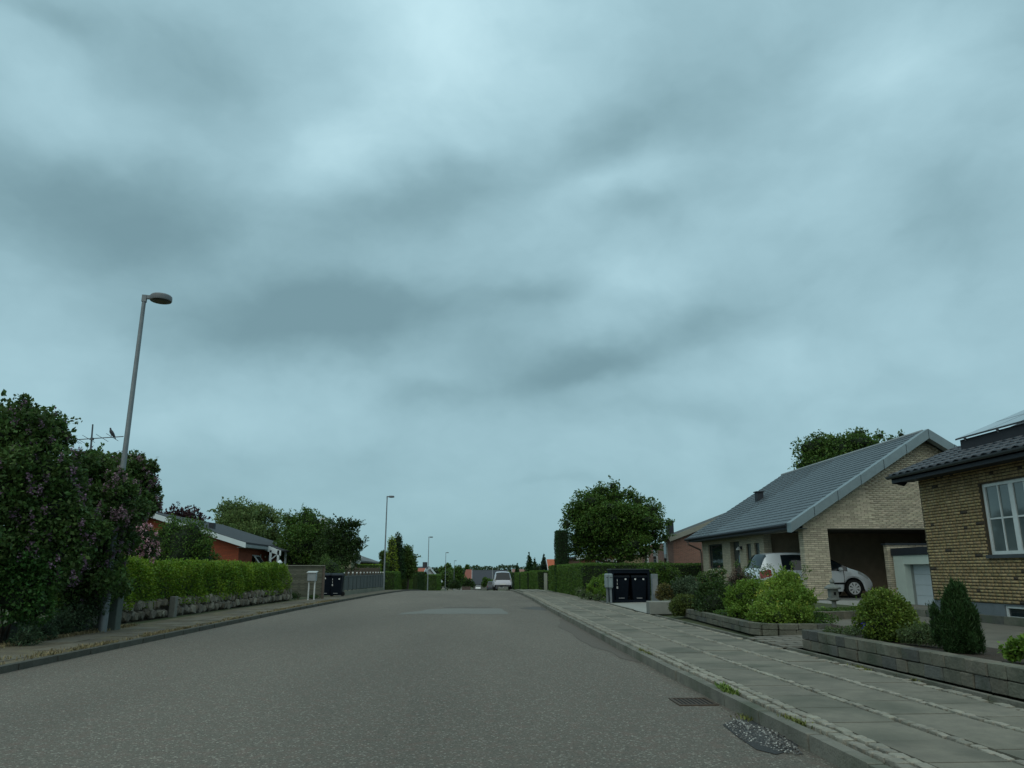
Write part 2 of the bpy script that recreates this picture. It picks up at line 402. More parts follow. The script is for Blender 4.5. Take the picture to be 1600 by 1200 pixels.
def hedge(label, x0, x1, y0, y1, z0, z1, leaf, size=.05, dens=900, seed=1, rough=.05, group=None, name='hedge', shoots=0, base_gap=0.0, wav=.0, coremat=None, rz=0):
    """clipped hedge: leaves through the outer skin of a box, over a darker leafy inside"""
    rs = np.random.RandomState(seed); cx, cy = (x0+x1)/2, (y0+y1)/2
    t = thing(name, label, 'hedge', (cx, cy, z0), rz, group)
    X, Y, Z = x1-x0, y1-y0, z1-z0
    fac = [('x0', Y*Z), ('x1', Y*Z), ('y0', X*Z), ('y1', X*Z), ('t', X*Y)]
    P = []; D = []
    for nme, A in fac:
        k = int(A*dens); 
        if k < 3: continue
        a = rs.random(k); b = rs.random(k); d = np.abs(rs.normal(size=k))*rough*1.3-rough*.5
        if nme == 'x0': q = np.stack((-X/2+d, (a-.5)*Y, b*Z), 1); o = (-1,0,.2)
        elif nme == 'x1': q = np.stack((X/2-d, (a-.5)*Y, b*Z), 1); o = (1,0,.2)
        elif nme == 'y0': q = np.stack(((a-.5)*X, -Y/2+d, b*Z), 1); o = (0,-1,.2)
        elif nme == 'y1': q = np.stack(((a-.5)*X, Y/2-d, b*Z), 1); o = (0,1,.2)
        else: q = np.stack(((a-.5)*X, (b-.5)*Y, Z-d), 1); o = (0,0,1)
        P.append(q); D.append(np.tile(np.array(o), (k,1)))
    if shoots:
        k = int(X*Y*shoots); a = rs.random(k); b = rs.random(k); n = 5
        for j in range(n):
            P.append(np.stack(((a-.5)*X, (b-.5)*Y, Z+(j/n)*.16*(.3+rs.random(k))), 1)); D.append(np.tile(np.array((0,0,1)), (k,1)))
    P = np.concatenate(P); D = np.concatenate(D).astype(np.float32)
    def lump(q):
        u = q[:,0]+cx; v = q[:,1]+cy; w = q[:,2]
        return (np.sin(u*2.1+v*1.7+seed)+np.sin(v*3.9+w*4.1+1.3*seed)+np.sin(u*5.1-w*5.3+v*.9))/3
    P[:,0] += wav*lump(P)*np.sign(P[:,0]); P[:,2] += wav*.6*lump(P)*(P[:,2]/Z)
    P[:,2] = np.maximum(P[:,2], base_gap+.01)
    link(bpy.data.objects.new('foliage', leaf_mesh('foliage', leaf, P, size, rs, out=D)), t)
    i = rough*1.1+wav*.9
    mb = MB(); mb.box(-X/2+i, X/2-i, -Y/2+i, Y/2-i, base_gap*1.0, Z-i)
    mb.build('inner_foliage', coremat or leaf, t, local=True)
    if base_gap:
        mb = MB()
        for k in range(int(Y/.5)): mb.tube([(rnd.uniform(-X*.2, X*.2), -Y/2+.25+k*.5, -.02), (rnd.uniform(-X*.3, X*.3), -Y/2+.25+k*.5, base_gap+.15)], .02, 5)
        mb.build('stem', BARK, t, local=True)
    return t
# ------------------------------------------------------------------ ground, road, pavements
GY = [-60,0,25,33,40,46,52,58,64,70,80,100,125,150,190,238,290,350,450,600,900,5000]
GZ = [0,0,0,-.012,-.045,-.09,-.145,-.215,-.32,-.47,-.76,-1.28,-1.9,-2.5,-3.4,-4.38,-5.2,-5.9,-6.9,-8,-9,-10]
def gz(y): return float(np.interp(y, GY, GZ))
SY = [-60,10,25,36,60,105,148,190,238,290,350,450,700,1500]
SX = [0,0,.14,.4,.72,1.4,2.1,2.2,.2,-3.6,-9,-20,-50,-140]
def sx(y): return float(np.interp(y, SY, SX))
YS = sorted(set([-40,-20,-10,-5,0]+list(range(2,26,2))+list(range(25,80,3))+list(range(80,200,10))+list(range(200,700,25))))
def strip(name, m, xa, xb, dz, y0=-40, y1=700, parent=None, kind='structure', step=None, wob=0, thick=0.0):
    ys = [y0]+[y for y in (np.arange(y0, y1, step) if step else YS) if y0 < y < y1]+[y1]
    V = []
    for y in ys:
        a = xa+(rnd.uniform(-wob, wob) if wob else 0); b = xb+(rnd.uniform(-wob, wob) if wob else 0)
        V += [(a+sx(y), y, gz(y)+dz), (b+sx(y), y, gz(y)+dz)]
    Fc = [(2*i, 2*i+1, 2*i+3, 2*i+2) for i in range(len(ys)-1)]
    if thick:
        n = len(V); V += [(v[0], v[1], v[2]-thick) for v in V]
        Fc += [(2*i+2, 2*i, 2*i+n, 2*i+2+n) for i in range(len(ys)-1)]+[(2*i+1, 2*i+3, 2*i+3+n, 2*i+1+n) for i in range(len(ys)-1)]
    o = link(bpy.data.objects.new(name, mesh_from(name, [Vector(v)-(wloc(parent) if parent else Vector((0,0,0))) for v in V], Fc, m)), parent)
    if kind: o['kind'] = kind
    return o

ASPH = mat('asphalt', (.205,.182,.145), (.118,.11,.092), rough=.9, scale=38, bump=.8, bscale=110, col3=(.185,.145,.118), speck=(75,(.33,.31,.26),.92), detail=3)
nt = ASPH.node_tree; N = nt.nodes; L = nt.links; pb = N['Principled BSDF']
src = pb.inputs['Base Color'].links[0].from_socket
ng = N.new('ShaderNodeTexNoise'); ng.inputs['Scale'].default_value = .35; ng.inputs['Detail'].default_value = 5
gm = N.new('ShaderNodeMapping'); gg = N.new('ShaderNodeNewGeometry'); L.new(gg.outputs['Position'], gm.inputs[0]); gm.inputs['Scale'].default_value = (1, .22, 1); L.new(gm.outputs[0], ng.inputs['Vector'])
mr = N.new('ShaderNodeMapRange'); L.new(ng.outputs['Fac'], mr.inputs[0]); mr.inputs[1].default_value = .3; mr.inputs[2].default_value = .7; mr.inputs[3].default_value = .80; mr.inputs[4].default_value = 1.15
hs = N.new('ShaderNodeHueSaturation'); L.new(mr.outputs[0], hs.inputs['Value']); L.new(src, hs.inputs['Color'])
# fine dark pits between the stones
vo = N.new('ShaderNodeTexVoronoi'); vo.inputs['Scale'].default_value = 60; vo.feature = 'DISTANCE_TO_EDGE'; L.new(gg.outputs['Position'], vo.inputs['Vector'])
mr2 = N.new('ShaderNodeMapRange'); L.new(vo.outputs['Distance'], mr2.inputs[0]); mr2.inputs[2].default_value = .12; mr2.inputs[3].default_value = .55; mr2.inputs[4].default_value = 1.06
mm = N.new('ShaderNodeMix'); mm.data_type = 'RGBA'; mm.blend_type = 'MULTIPLY'; mm.inputs[0].default_value = 1
L.new(hs.outputs[0], mm.inputs[6]); cc = N.new('ShaderNodeCombineColor'); [L.new(mr2.outputs[0], cc.inputs[i]) for i in range(3)]; L.new(cc.outputs[0], mm.inputs[7]); L.new(mm.outputs[2], pb.inputs['Base Color'])
ASPH_OLD = mat('asphalt_patch_pale', (.20,.20,.18), (.145,.147,.133), rough=.9, scale=22, bump=.5, bscale=120)
ASPH_DARK = mat('asphalt_patch_dark', (.11,.105,.095), (.075,.075,.07), rough=.9, scale=30, bump=.5, bscale=120)
SOIL = mat('soil', (.06,.045,.032), (.035,.028,.02), rough=1, scale=18, bump=.9, bscale=35)
GARDEN = mat('garden_ground', (.05,.075,.022), (.075,.07,.035), rough=1, scale=2.2, bump=.8, bscale=20, col3=(.035,.05,.02))
SLAB = mat('concrete_slab', (.215,.198,.155), (.15,.14,.112), rough=.92, scale=5, bump=.35, bscale=70, objrand=.09, island=.09, col3=(.105,.105,.08))
JOINT = mat('joint_sand', (.085,.078,.055), (.055,.055,.035), rough=1, scale=14, bump=.8, bscale=60, col3=(.045,.06,.025))
COB = mat('granite_cobble', (.30,.28,.225), (.21,.20,.165), rough=.8, scale=20, bump=.5, bscale=60, objrand=.22, island=.22)
KERB = mat('kerb_concrete', (.20,.19,.155), (.135,.13,.108), rough=.9, scale=7, bump=.6, bscale=50, objrand=.1, island=.1, col3=(.085,.095,.065))
DRY = mat('dry_grass', (.24,.185,.095), (.15,.135,.07), rough=.95, scale=6, island=.35)
GRASS = mat('green_grass', (.07,.14,.02), (.12,.17,.03), rough=.8, scale=4, island=.35)
DIRT = mat('verge_dirt', (.15,.125,.085), (.10,.088,.062), rough=1, scale=9, bump=.9, bscale=45, col3=(.17,.15,.09))

# one sheet of ground out to the horizon: lawns and gardens at pavement height, dropping under the road
xs = [-2500,-300,-60,-20,-7.9,-7.45,-7.449,-5.0,2.0,4.74,4.741,7.5,20,60,300,2500]
dz = [.0,.0,.0,.04,.06,.06,-.1,-.1,-.1,-.1,.06,.10,.10,.0,.0,.0]
ys = [-60,-20,0,4,8,12,16,20,25,30,35,40,46,52,58,64,70,80,90,100,125,150,190,238,290,350,450,600,900,1500,5000]
V = []; 
for y in ys:
    for x, d in zip(xs, dz):
        near = sx(y) if abs(x) < 10 else 0
        V.append((x+near, y, gz(y)+d))
nx = len(xs)
top_ = link(bpy.data.objects.new('ground', mesh_from('ground', V, [(j*nx+i, j*nx+i+1, (j+1)*nx+i+1, (j+1)*nx+i) for j in range(len(ys)-1) for i in range(nx-1)], GARDEN))); top_['kind'] = 'structure'

KL, KR = -5.66, 2.34
road = strip('road', ASPH, KL-.03, KR+.05, 0.0, y0=-40, y1=700)
# repairs in the road surface
def flat_patch(name, m, pts, z, parent, kind=None):
    o = link(bpy.data.objects.new(name, mesh_from(name, [(x+sx(y), y, gz(y)+z) for x, y in pts], [tuple(range(len(pts)))], m)), parent)
    if kind: o['kind'] = kind
    return o
def ragged(x0, x1, y0, y1, n=9, w=.06):
    p = []
    for i in range(n): p.append((x0+(x1-x0)*i/n, y0+rnd.uniform(-w, w)))
    for i in range(3): p.append((x1+rnd.uniform(-w, w)*.5, y0+(y1-y0)*i/3))
    for i in range(n): p.append((x1-(x1-x0)*i/n, y1+rnd.uniform(-w, w)))
    for i in range(3): p.append((x0+rnd.uniform(-w, w)*.5, y1-(y1-y0)*i/3))
    return p
flat_patch('road_patch', ASPH_OLD, [(-2.25,22.6),(-1.6,23.0),(-.9,22.75),(-.3,22.9),(.35,22.6),(.98,22.75),(1.0,23.6),(.92,24.6),(.85,26.1),(.5,26.2),(.1,26.0),(-.6,26.3),(-1.15,26.0),(-1.55,25.6),(-1.7,24.6),(-2.1,23.6)], .004, road)
flat_patch('road_patch', ASPH_DARK, ragged(-1.1, .55, 26.9, 27.25, 12, .06), .004, road)
flat_patch('road_patch', ASPH_DARK, [(1.45,26.2),(1.9,25.2),(2.3,24.6),(2.3,27.2),(2.0,27.6),(1.8,26.9)], .004, road)
flat_patch('road_patch', mat('asphalt_patch_brown', (.135,.115,.095), (.10,.09,.075), rough=.95, scale=30, bump=.5, bscale=120), [(2.31,10.6),(2.12,11.2),(2.15,12),(1.98,12.8),(1.92,14.5),(1.98,15.6),(1.88,17.5),(2.1,19.0),(2.2,20.2),(2.34,20.6)], .004, road)
# tar seam lines
for (xa, ya, xb, yb) in ((-.2,33,2.3,33.2),(1.2,27.3,2.3,27.0)):
    flat_patch('tar_seam', ASPH_DARK, [(xa,ya),(xb,yb),(xb,yb+.12),(xa,ya+.12)], .006, road)

# gravel repair by the kerb
GRAV = mat('gravel_patch_tar', (.06,.06,.058), (.04,.042,.042), rough=.85, scale=40, bump=1, bscale=120)
gp = link(bpy.data.objects.new('gravel_patch', mesh_from('gravel_patch', [(x, y, .006+(.022 if 0 < i else 0)) for i, (x, y) in enumerate([(2.2,6.05)])]+[(x, y, .005) for x, y in [(2.04,6.42),(2.22,6.58),(2.36,6.68),(2.35,6.2),(2.36,5.72),(2.28,5.55),(2.07,5.4),(1.99,5.55),(2.0,5.95)]], [(0, i, i % 9+1) for i in range(1, 10)], GRAV)))
gp.data.vertices[0].co.z = .03; gp['kind'] = 'structure'
GRM = [mat('gravel_stone_'+n, c, None, rough=.8, scale=30, island=.3) for n, c in (('pale',(.42,.42,.39)),('grey',(.12,.12,.115)))]
rs = np.random.RandomState(5)
for gi, (gm_, cnt) in enumerate(((GRM[0], 230), (GRM[1], 700))):
    C_ = []; S_ = []
    while len(C_) < cnt:
        x = rs.uniform(1.97,2.38); y = rs.uniform(5.38,6.7)
        e = (abs(x-2.2)/.2)**1.3+(abs(y-6.02)/.66)**1.4+.12*math.sin(y*9+x*14)
        if e > 1: continue
        s = rs.uniform(.006,.013); C_.append((x, y, .008+.02*(1-e))); S_.append((s, s*rs.uniform(.7,1.2), s*.7))
    many_boxes('loose_gravel', gm_, gp, C_, S_, rs.uniform(0,3,len(C_)))

# right pavement: bed, kerb stones, cobble rows, slabs
pav = strip('pavement', JOINT, KR+.03, 4.74, .078, y0=-8, y1=330, thick=.1)
kerb = strip('kerb', JOINT, KR+.015, KR+.09, .045, y0=-8, y1=330, thick=.06)
km = [stone_mesh('kerb_stone', KERB, .012, .05, i) for i in range(4)]
cm = [stone_mesh('cobble', COB, .06, .2, 10+i) for i in range(6)]
sm = [stone_mesh('slab', SLAB, .0035, .012, 20+i) for i in range(4)]
items = []; y = -4.0
while y < 60:
    l = rnd.choice((.82,.86,.9)) ; yc = y+l/2
    items.append(((KR+.045+sx(yc)+rnd.uniform(-.006,.006), yc, gz(yc)+.045), (.1, l-.012, .125), -math.atan((sx(yc+1)-sx(yc-1))/2)+rnd.uniform(-.008,.008)))
    y += l
split_pieces('kerb_stone', 'kerb_stones_far', km, KERB, kerb, items, 300)
items = []
def cobrow(x, w, l0, l1, dz=.088, y0=2.5, y1=45, skip=0, wob=.012):
    y = y0
    while y < y1:
        l = rnd.uniform(l0, l1); yc = y+l/2
        if rnd.random() >= skip: items.append(((x+sx(yc)+rnd.uniform(-wob, wob), yc, gz(yc)+dz+rnd.uniform(-.004,.004)), (w*rnd.uniform(.86,1.02), l-.02, .05), rnd.uniform(-.09,.09)))
        y += l
cobrow(2.535, .092, .095, .15); cobrow(2.645, .092, .095, .15)
cobrow(3.27, .072, .09, .16); cobrow(3.915, .072, .09, .16)
cobrow(4.53, .10, .10, .16, dz=.082, skip=.25, wob=.025)
split_pieces('cobble', 'cobbles_far', cm, COB, pav, items, 300)
items = []
for (xa, xb, o_) in ((2.70,3.215,0),(3.325,3.86,.3),(3.97,4.46,.15)):
    y = 1.0+o_
    while y < 60:
        l = .615; yc = y+l/2; items.append(((xa/2+xb/2+sx(yc), yc, gz(yc)+.085+rnd.uniform(-.003,.003)), (xb-xa-.008, l-(.02 if rnd.random() < .6 else .008), .04), rnd.uniform(-.004,.004))); y += l
split_pieces('slab', 'slabs_far', sm, SLAB, pav, items, 300)
# back edging of the pavement
items = []; y = 2.0
while y < 34:
    if not 19.8 < y < 23: items.append(((4.7+sx(y+.25), y+.25, .083), (.055, .485, .07), rnd.uniform(-.01,.01)))
    y += .5
split_pieces('edging_stone', 'edging_stones_far', km, KERB, pav, items, 80)

# left pavement
pavl = strip('pavement_left', DIRT, -7.46, KL-.03, .07, y0=-8, y1=330, thick=.1)
kerbl = strip('kerb_left', KERB, KL-.09, KL-.015, .045, y0=-8, y1=330, thick=.06)
DK = mat('kerb_dark', (.085,.085,.07), (.06,.062,.05), rough=.95, scale=7, bump=.6, bscale=50, objrand=.12, island=.1)
km2 = [stone_mesh('kerb_stone_dark', DK, .012, .05, 40+i) for i in range(4)]
items = []; y = 4.0
while y < 75:
    l = .9; yc = y+l/2; items.append(((KL-.045+sx(yc), yc, gz(yc)+.035), (.1, l-.014, .1), 0)); y += l
split_pieces('kerb_stone', 'kerb_stones_far', km2, DK, kerbl, items, 120)
items = []
for (xa, xb) in ((-7.05,-6.5),(-6.48,-6.02)):
    y = 7.0
    while y < 70:
        l = .62; yc = y+l/2
        if rnd.random() > (.35 if yc < 17 else 0.05): items.append(((xa/2+xb/2+sx(yc), yc, gz(yc)+.056+rnd.uniform(-.007,.004)), (xb-xa-.015, l-.012, .04), rnd.uniform(-.01,.01)))
        y += l
SLL = mat('old_slab', (.16,.14,.105), (.11,.10,.075), rough=.95, scale=4, bump=.5, bscale=50, objrand=.16, island=.16, col3=(.10,.085,.06))
sml = [stone_mesh('slab', SLL, .006, .02, 30+i) for i in range(4)]
split_pieces('slab', 'slabs_far', sml, SLL, pavl, items, 200)

# driveway, garden terraces on the right
PAVER = mat('drive_paver', (.17,.155,.125), (.13,.122,.10), rough=.95, scale=6, bump=.4, bscale=60, col3=(.11,.105,.085))
def sheet(name, m, pts, z=None, kind='structure', parent=None):
    vs = [(p[0], p[1], (p[2] if len(p) > 2 else z)) for p in pts]
    o = link(bpy.data.objects.new(name, mesh_from(name, vs, [tuple(range(len(vs)))], m)), parent)
    if kind: o['kind'] = kind
    return o
dr = sheet('driveway', PAVER, [(4.72,11.45,.103),(4.74,13.3,.103),(6.3,13.6,.14),(7.4,16.3,.17),(11.0,20,.21),(13.6,24,.22),(13.6,17.9,.22),(10.3,17.9,.21),(10.3,4,.19),(6.35,4,.18),(6.35,11.2,.17)])
dr2 = sheet('driveway_concrete', mat('pale_concrete', (.30,.30,.27), (.24,.245,.22), rough=.9, scale=3, bump=.2, bscale=60), [(4.76,20.9,.105),(4.85,24.8,.105),(4.95,27.4,.11),(7.1,28.7,.12),(6.9,24,.12),(6.5,21.0,.11)])
# drive pavers, each with its own edges
pvm = [stone_mesh('paver', mat('drive_paver_stone', (.18,.165,.135), (.135,.127,.105), rough=.95, scale=6, bump=.4, bscale=60, objrand=.12, island=.12), .004, .02, 50+i) for i in range(3)]
items = []
for i in range(14):
    for j in range(9):
        x = 4.85+i*.42+(j % 2)*.2; yy = 11.6+j*.22
        if x > 6.35 or yy < 11.45+0.0*(x-4.7) or yy > 13.3: continue
        items.append(((x, yy, .108+(x-4.7)*.022), (.4, .205, .02), 0))
split_pieces('paver', 'pavers_far', pvm, PAVER, dr, items, 120)

# ---- drain grate in the gutter
IRON = mat('cast_iron', (.11,.075,.05), (.06,.05,.042), rough=.75, scale=20, metal=.3, bump=.4, bscale=60)
g = thing('drain_grate', 'rusty slotted drain grate in the gutter by the right kerb', 'drain', (2.1, 7.5, 0))
mb = MB(); mb.box(1.93,1.96,7.3,7.7,-.02,.012); mb.box(2.27,2.30,7.3,7.7,-.02,.012); mb.box(1.96,2.27,7.3,7.33,-.02,.012); mb.box(1.96,2.27,7.67,7.7,-.02,.012); mb.build('frame', IRON, g)
for i in range(7): MB().box(1.985+i*.041,2.003+i*.041,7.33,7.67,-.015,.008).build('bar', IRON, g)
MB().box(1.94,2.29,7.31,7.69,-.04,.0045).build('pit', mat('pit_shade', (.008,.008,.008), None, rough=1), g)  # solid black block, its colour stands in for the shade down the drain

# ---- weeds and dry grass
def tufts(name, label, cat, m, spots, h, n, seed, kind='stuff', spread=.06, w=.006):
    rs = np.random.RandomState(seed); V = []; F_ = []
    for (x, y, z, k) in spots:
        for i in range(int(n*k)):
            a = rs.uniform(0, 6.28); r = abs(rs.normal())*spread; bx, by = x+math.cos(a)*r*.6, y+math.sin(a)*r*1.6
            hh = h*rs.uniform(.4,1)*k**.3; t = rs.uniform(0,6.28); ln = rs.uniform(.3,1.1)*hh
            dx, dy = math.cos(t)*ln, math.sin(t)*ln; p = len(V); px_, py_ = -math.sin(t)*w, math.cos(t)*w
            V += [(bx-px_, by-py_, z), (bx+px_, by+py_, z), (bx+dx*.5+px_*.7, by+dy*.5+py_*.7, z+hh*.7), (bx+dx*.5-px_*.7, by+dy*.5-py_*.7, z+hh*.7), (bx+dx, by+dy, z+hh)]
            F_ += [(p, p+1, p+2, p+3), (p+3, p+2, p+4)]
    o = link(bpy.data.objects.new(name, mesh_from(name, V, F_, m)))
    if kind == 'stuff': o['kind'] = 'stuff'
    return tag(o, label, cat)
tufts('weed', 'bright green weed tuft growing over the right kerb beside the drain', 'weed', GRASS, [(2.43,7.5,.09,2.0),(2.42,7.42,.09,2),(2.46,7.62,.09,2),(2.44,7.35,.09,1)], .055, 70, 3, kind=None, spread=.05, w=.008)
sp = [(2.47,6.0,.09,1),(2.45,6.12,.09,1),(2.46,5.9,.09,1),(2.3,6.62,.01,.8),(2.46,10.8,.09,1.2),(2.44,11.2,.09,1.4),(4.6,9.2,.09,1.0),(4.58,9.0,.09,.8),(4.63,8.1,.09,.5),(4.66,6.4,.09,.7)]
tufts('weeds', 'small sparse weeds in the joints of the right pavement', 'weeds', mat('weed_mix', (.15,.16,.04), (.10,.12,.03), rough=.9, scale=3, island=.4), sp, .04, 50, 4)
sp = []
rs = np.random.RandomState(8)
for i in range(420):
    y = rs.uniform(8.5, 33)**1.0; x = KL-.14-abs(rs.normal())*.14
    if rs.random() < .35+.5*math.sin(y*.9)**2*(1 if y < 21 else .25): sp.append((x+sx(y), y, gz(y)+.07, rs.uniform(.4,1.2)))
for i in range(260):
    y = rs.uniform(10.0, 17.5); sp.append((-7.15-abs(rs.normal())*.16, y, .07, rs.uniform(.4,1.4)))
tufts('dry_grass', 'dry yellow grass growing along the left kerb and under the lilac', 'grass', DRY, sp, .055, 26, 5, spread=.1, w=.006)
# ------------------------------------------------------------------ street lamps
GALV = mat('galvanised_steel', (.20,.225,.235), (.15,.17,.18), rough=.55, scale=6, metal=.35, bump=.1)
LENS = mat('lamp_glass', (.07,.08,.08), None, rough=.3, spec=.6)
def lamp(x, y, H, label, yaw=0.0, s=1.0):
    z0 = gz(y)+.09
    t = thing('street_lamp', label, 'street lamp', (x, y, z0), yaw, 'street lamps along the left pavement')
    mb = MB(); mb.tube([(0,0,-.1),(0,0,.9),(0,0,.95),(0,0,H)], [.078*s,.078*s,.062*s,.04*s], 14); mb.build('pole', GALV, t, local=True, smooth=True)
    MB().box(-.045*s,.045*s,-.045*s,.045*s,H-.12,H+.03).build('bracket', GALV, t, local=True)
    MB().box(.045*s,.15*s,-.035*s,.035*s,H-.045,H+.03).build('arm', GALV, t, local=True)
    h = MB().lathe([(.17*s,-.05),(.215*s,-.055),(.225*s,-.03),(.222*s,.045),(.20*s,.07),(.07*s,.082)], (.33*s,0,H-.02), 20).build('lamp_head', mat('lamp_head_grey', (.17,.18,.19), None, rough=.5), t, local=True, smooth=True)
    MB().lathe([(.16*s,-.01),(.14*s,-.024)], (.33*s,0,H-.066), 18).build('lens', LENS, h, local=True)
    MB().box(-.05*s,.05*s,-.088*s,-.07*s,.55,.85).build('hatch', GALV, t, local=True)
    return t
lamp(-7.08, 15.55, 6.84, 'nearest tall grey street lamp rising out of the lilac, ivy at its foot', R(10), 1.0)
lamp(-6.58, 59, 7.0, 'second street lamp, in front of the clipped hedges past the picket fence')
lamp(-5.82, 105, 7.1, 'third street lamp along, beside the white gabled house')
lamp(-4.88, 148, 7.1, 'fourth street lamp, behind the low hedge beyond the crest')
lamp(-4.15, 190, 7.1, 'farthest street lamp with visible head, beside dark bushes')
for (px, py, Y, lb) in ((717.5, 883, 250, 'distant thin lamp post left of the red hipped roof'), (769.5, 887, 260, 'distant thin lamp post just left of the parked van'), (778, 888, 300, 'faint distant lamp post rising over the van roof')):
    p = at(px, py, Y); h = p.z-gz(Y)
    t = thing('street_lamp', lb, 'street lamp', (p.x, Y, gz(Y)), 0, 'street lamps far down the road')
    MB().tube([(0,0,-.1),(0,0,h)], [.1,.07], 8).build('pole', mat('pale_pole', (.42,.44,.44), None, rough=.6), t, local=True); MB().box(0,.6,-.1,.1,h-.05,h+.05).build('lamp_head', GALV, t, local=True)

# ------------------------------------------------------------------ left: wall of field stones with hedge
L_HEDGE = leafmat('hedge_leaf', (.08,.165,.015), (.20,.30,.024), .45)
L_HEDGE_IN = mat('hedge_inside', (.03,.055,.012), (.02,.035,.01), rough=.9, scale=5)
L_DARK = leafmat('dark_leaf', (.03,.062,.016), (.045,.085,.02), .4)
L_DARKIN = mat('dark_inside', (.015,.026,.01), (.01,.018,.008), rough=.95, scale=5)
L_LILAC = leafmat('lilac_leaf', (.045,.09,.026), (.085,.15,.035), .45)
L_TREE = leafmat('tree_leaf', (.05,.105,.018), (.09,.165,.026), .45)
L_MID = leafmat('mid_leaf', (.065,.12,.025), (.09,.15,.035), .4)
L_PALE = leafmat('pale_leaf', (.11,.17,.055), (.14,.20,.06), .35)
L_YEL = leafmat('yellowgreen_leaf', (.18,.26,.03), (.24,.30,.035), .3)
L_BRIGHT = leafmat('bright_leaf', (.10,.19,.025), (.14,.235,.03), .3)
L_PURPLE = leafmat('purple_leaf', (.055,.025,.028), (.04,.02,.025), .4)
L_HEDGE2 = leafmat('clipped_leaf', (.07,.145,.022), (.10,.18,.03), .3)
L_THUJA = leafmat('thuja_leaf', (.022,.06,.018), (.032,.075,.022), .3)
FIELD = [mat('field_stone_'+n, c, c2, rough=.9, scale=8, bump=.6, bscale=40, objrand=.2, island=.2) for n, c, c2 in (('grey',(.17,.155,.125),(.095,.09,.075)),('brown',(.15,.125,.09),(.08,.07,.055)),('pale',(.25,.23,.18),(.15,.14,.11)))]
fm = []
for i in range(9):
    bm = bmesh.new(); bmesh.ops.create_icosphere(bm, subdivisions=1, radius=.5); rr = random.Random(i)
    for v in bm.verts:
        v.co *= rr.uniform(.82,1.12); v.co.x *= .9
        for a in range(3): v.co[a] = max(-.46, min(.46, v.co[a]*1.15))
    me = bpy.data.meshes.new('stone'); bm.to_mesh(me); bm.free(); me.materials.append(FIELD[i % 3]); fm.append(me)
def wx(y): return -7.78+(y-17)*.028      # line of the stone wall
w = thing('stone_wall', 'low wall of rough field stones under the bright green hedge', 'wall', (wx(24), 24, .06))
V = []; 
for y in np.arange(16.4, 32.6, 1.0): V += [(wx(y)-.5, y, .0), (wx(y)-.09, y, .0), (wx(y)-.16, y, .52), (wx(y)-.5, y, .55)]
n = len(V)//4
F_ = [(4*i+a, 4*i+(a+1) % 4, 4*i+4+(a+1) % 4, 4*i+4+a) for i in range(n-1) for a in range(4)]+[(0,1,2,3),(4*n-1,4*n-2,4*n-3,4*n-4)]
mb = MB(); mb.v = V; mb.f = F_; mb.build('earth_core', SOIL, w)
rr = random.Random(4); stones = []
for row, (zc, hh) in enumerate(((.13,.26),(.34,.27))):
    y = 16.45+rr.random()*.1
    while y < 32.4:
        l = rr.uniform(.10,.21) if rr.random() < .82 else rr.uniform(.22,.34)
        if not (20.3 < y+l/2 < 20.75): stones.append((wx(y+l/2)-.09-row*.03+rr.uniform(-.04,.04), y+l/2, .07+zc+rr.uniform(-.03,.03), l*1.12, hh*rr.uniform(.8,1.35)))
        y += l*.96
stones.sort(key=lambda s: s[1]); 
for i, s in enumerate(stones[:300]):
    piece('stone', fm[i % 9], w, s[:3], (.24, s[3], s[4]), rz=rr.uniform(-.15,.15), rx=rr.uniform(-.6,.6))
rest = stones[300:]
if rest: many_boxes('stones_far', FIELD[0], w, [s[:3] for s in rest], [(.22, s[3]*.9, s[4]*.9) for s in rest], [0]*len(rest))
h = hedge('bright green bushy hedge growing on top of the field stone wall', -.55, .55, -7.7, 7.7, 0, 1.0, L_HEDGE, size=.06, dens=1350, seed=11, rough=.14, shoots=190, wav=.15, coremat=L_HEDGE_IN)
h.location = (-8.2, 24.5, .35); h.rotation_euler.z = -.028
GP = mat('granite_post', (.17,.17,.15), (.12,.125,.11), rough=.9, scale=8, bump=.5)
top('granite_post', MB().box(-7.72,-7.56,20.42,20.6,.05,.58), GP, 'short square granite post standing in the gap of the field stone wall', 'post', bevel=.015)
top('utility_box', MB().box(-7.42,-7.05,16.0,16.25,.06,1.0), mat('box_green_grey', (.085,.105,.09), (.06,.075,.065), rough=.7, scale=6), 'narrow grey green utility box behind the nearest lamp post', 'utility box', bevel=.01)
# low boards behind the lilac
bd = thing('board_fence', 'low weathered board edging under the lilac, left of the lamp post', 'fence', (-7.72, 14.6, .06))
for i in range(4): MB().box(-7.76,-7.72,12.6+i*.95,13.53+i*.95,.06,.36).build('board', mat('dark_board', (.05,.055,.045), (.035,.04,.035), rough=.9, scale=8), bd)

# ------------------------------------------------------------------ left vegetation
FL_LIL = mat('lilac_flower', (.22,.14,.20), (.15,.09,.14), rough=.8, scale=2, island=.35, trans=.2)
FL_PALE = mat('pale_flower', (.42,.30,.36), (.5,.42,.46), rough=.8, scale=2, island=.3)
FL_PINK = mat('pink_flower', (.55,.24,.32), (.72,.45,.5), rough=.8, scale=2, island=.3, trans=.2)
def C(px, py, Y, rpx, rz=None, ry=None):
    p = at(px, py, Y); r = rpx*Y/1206*1.05
    return (p.x, p.y, p.z, r, ry or r, rz or r)
cl = [C(40,672,13.2,42),C(8,690,13,45),C(75,690,13.6,28),C(50,735,13.2,55),C(0,760,12.8,60),C(95,762,14,36),C(60,800,13.4,60),C(20,850,13,50),C(110,830,14,45),C(75,870,13.6,50),C(20,655,13.4,22),C(88,668,13.8,12),C(64,658,13.8,14)]
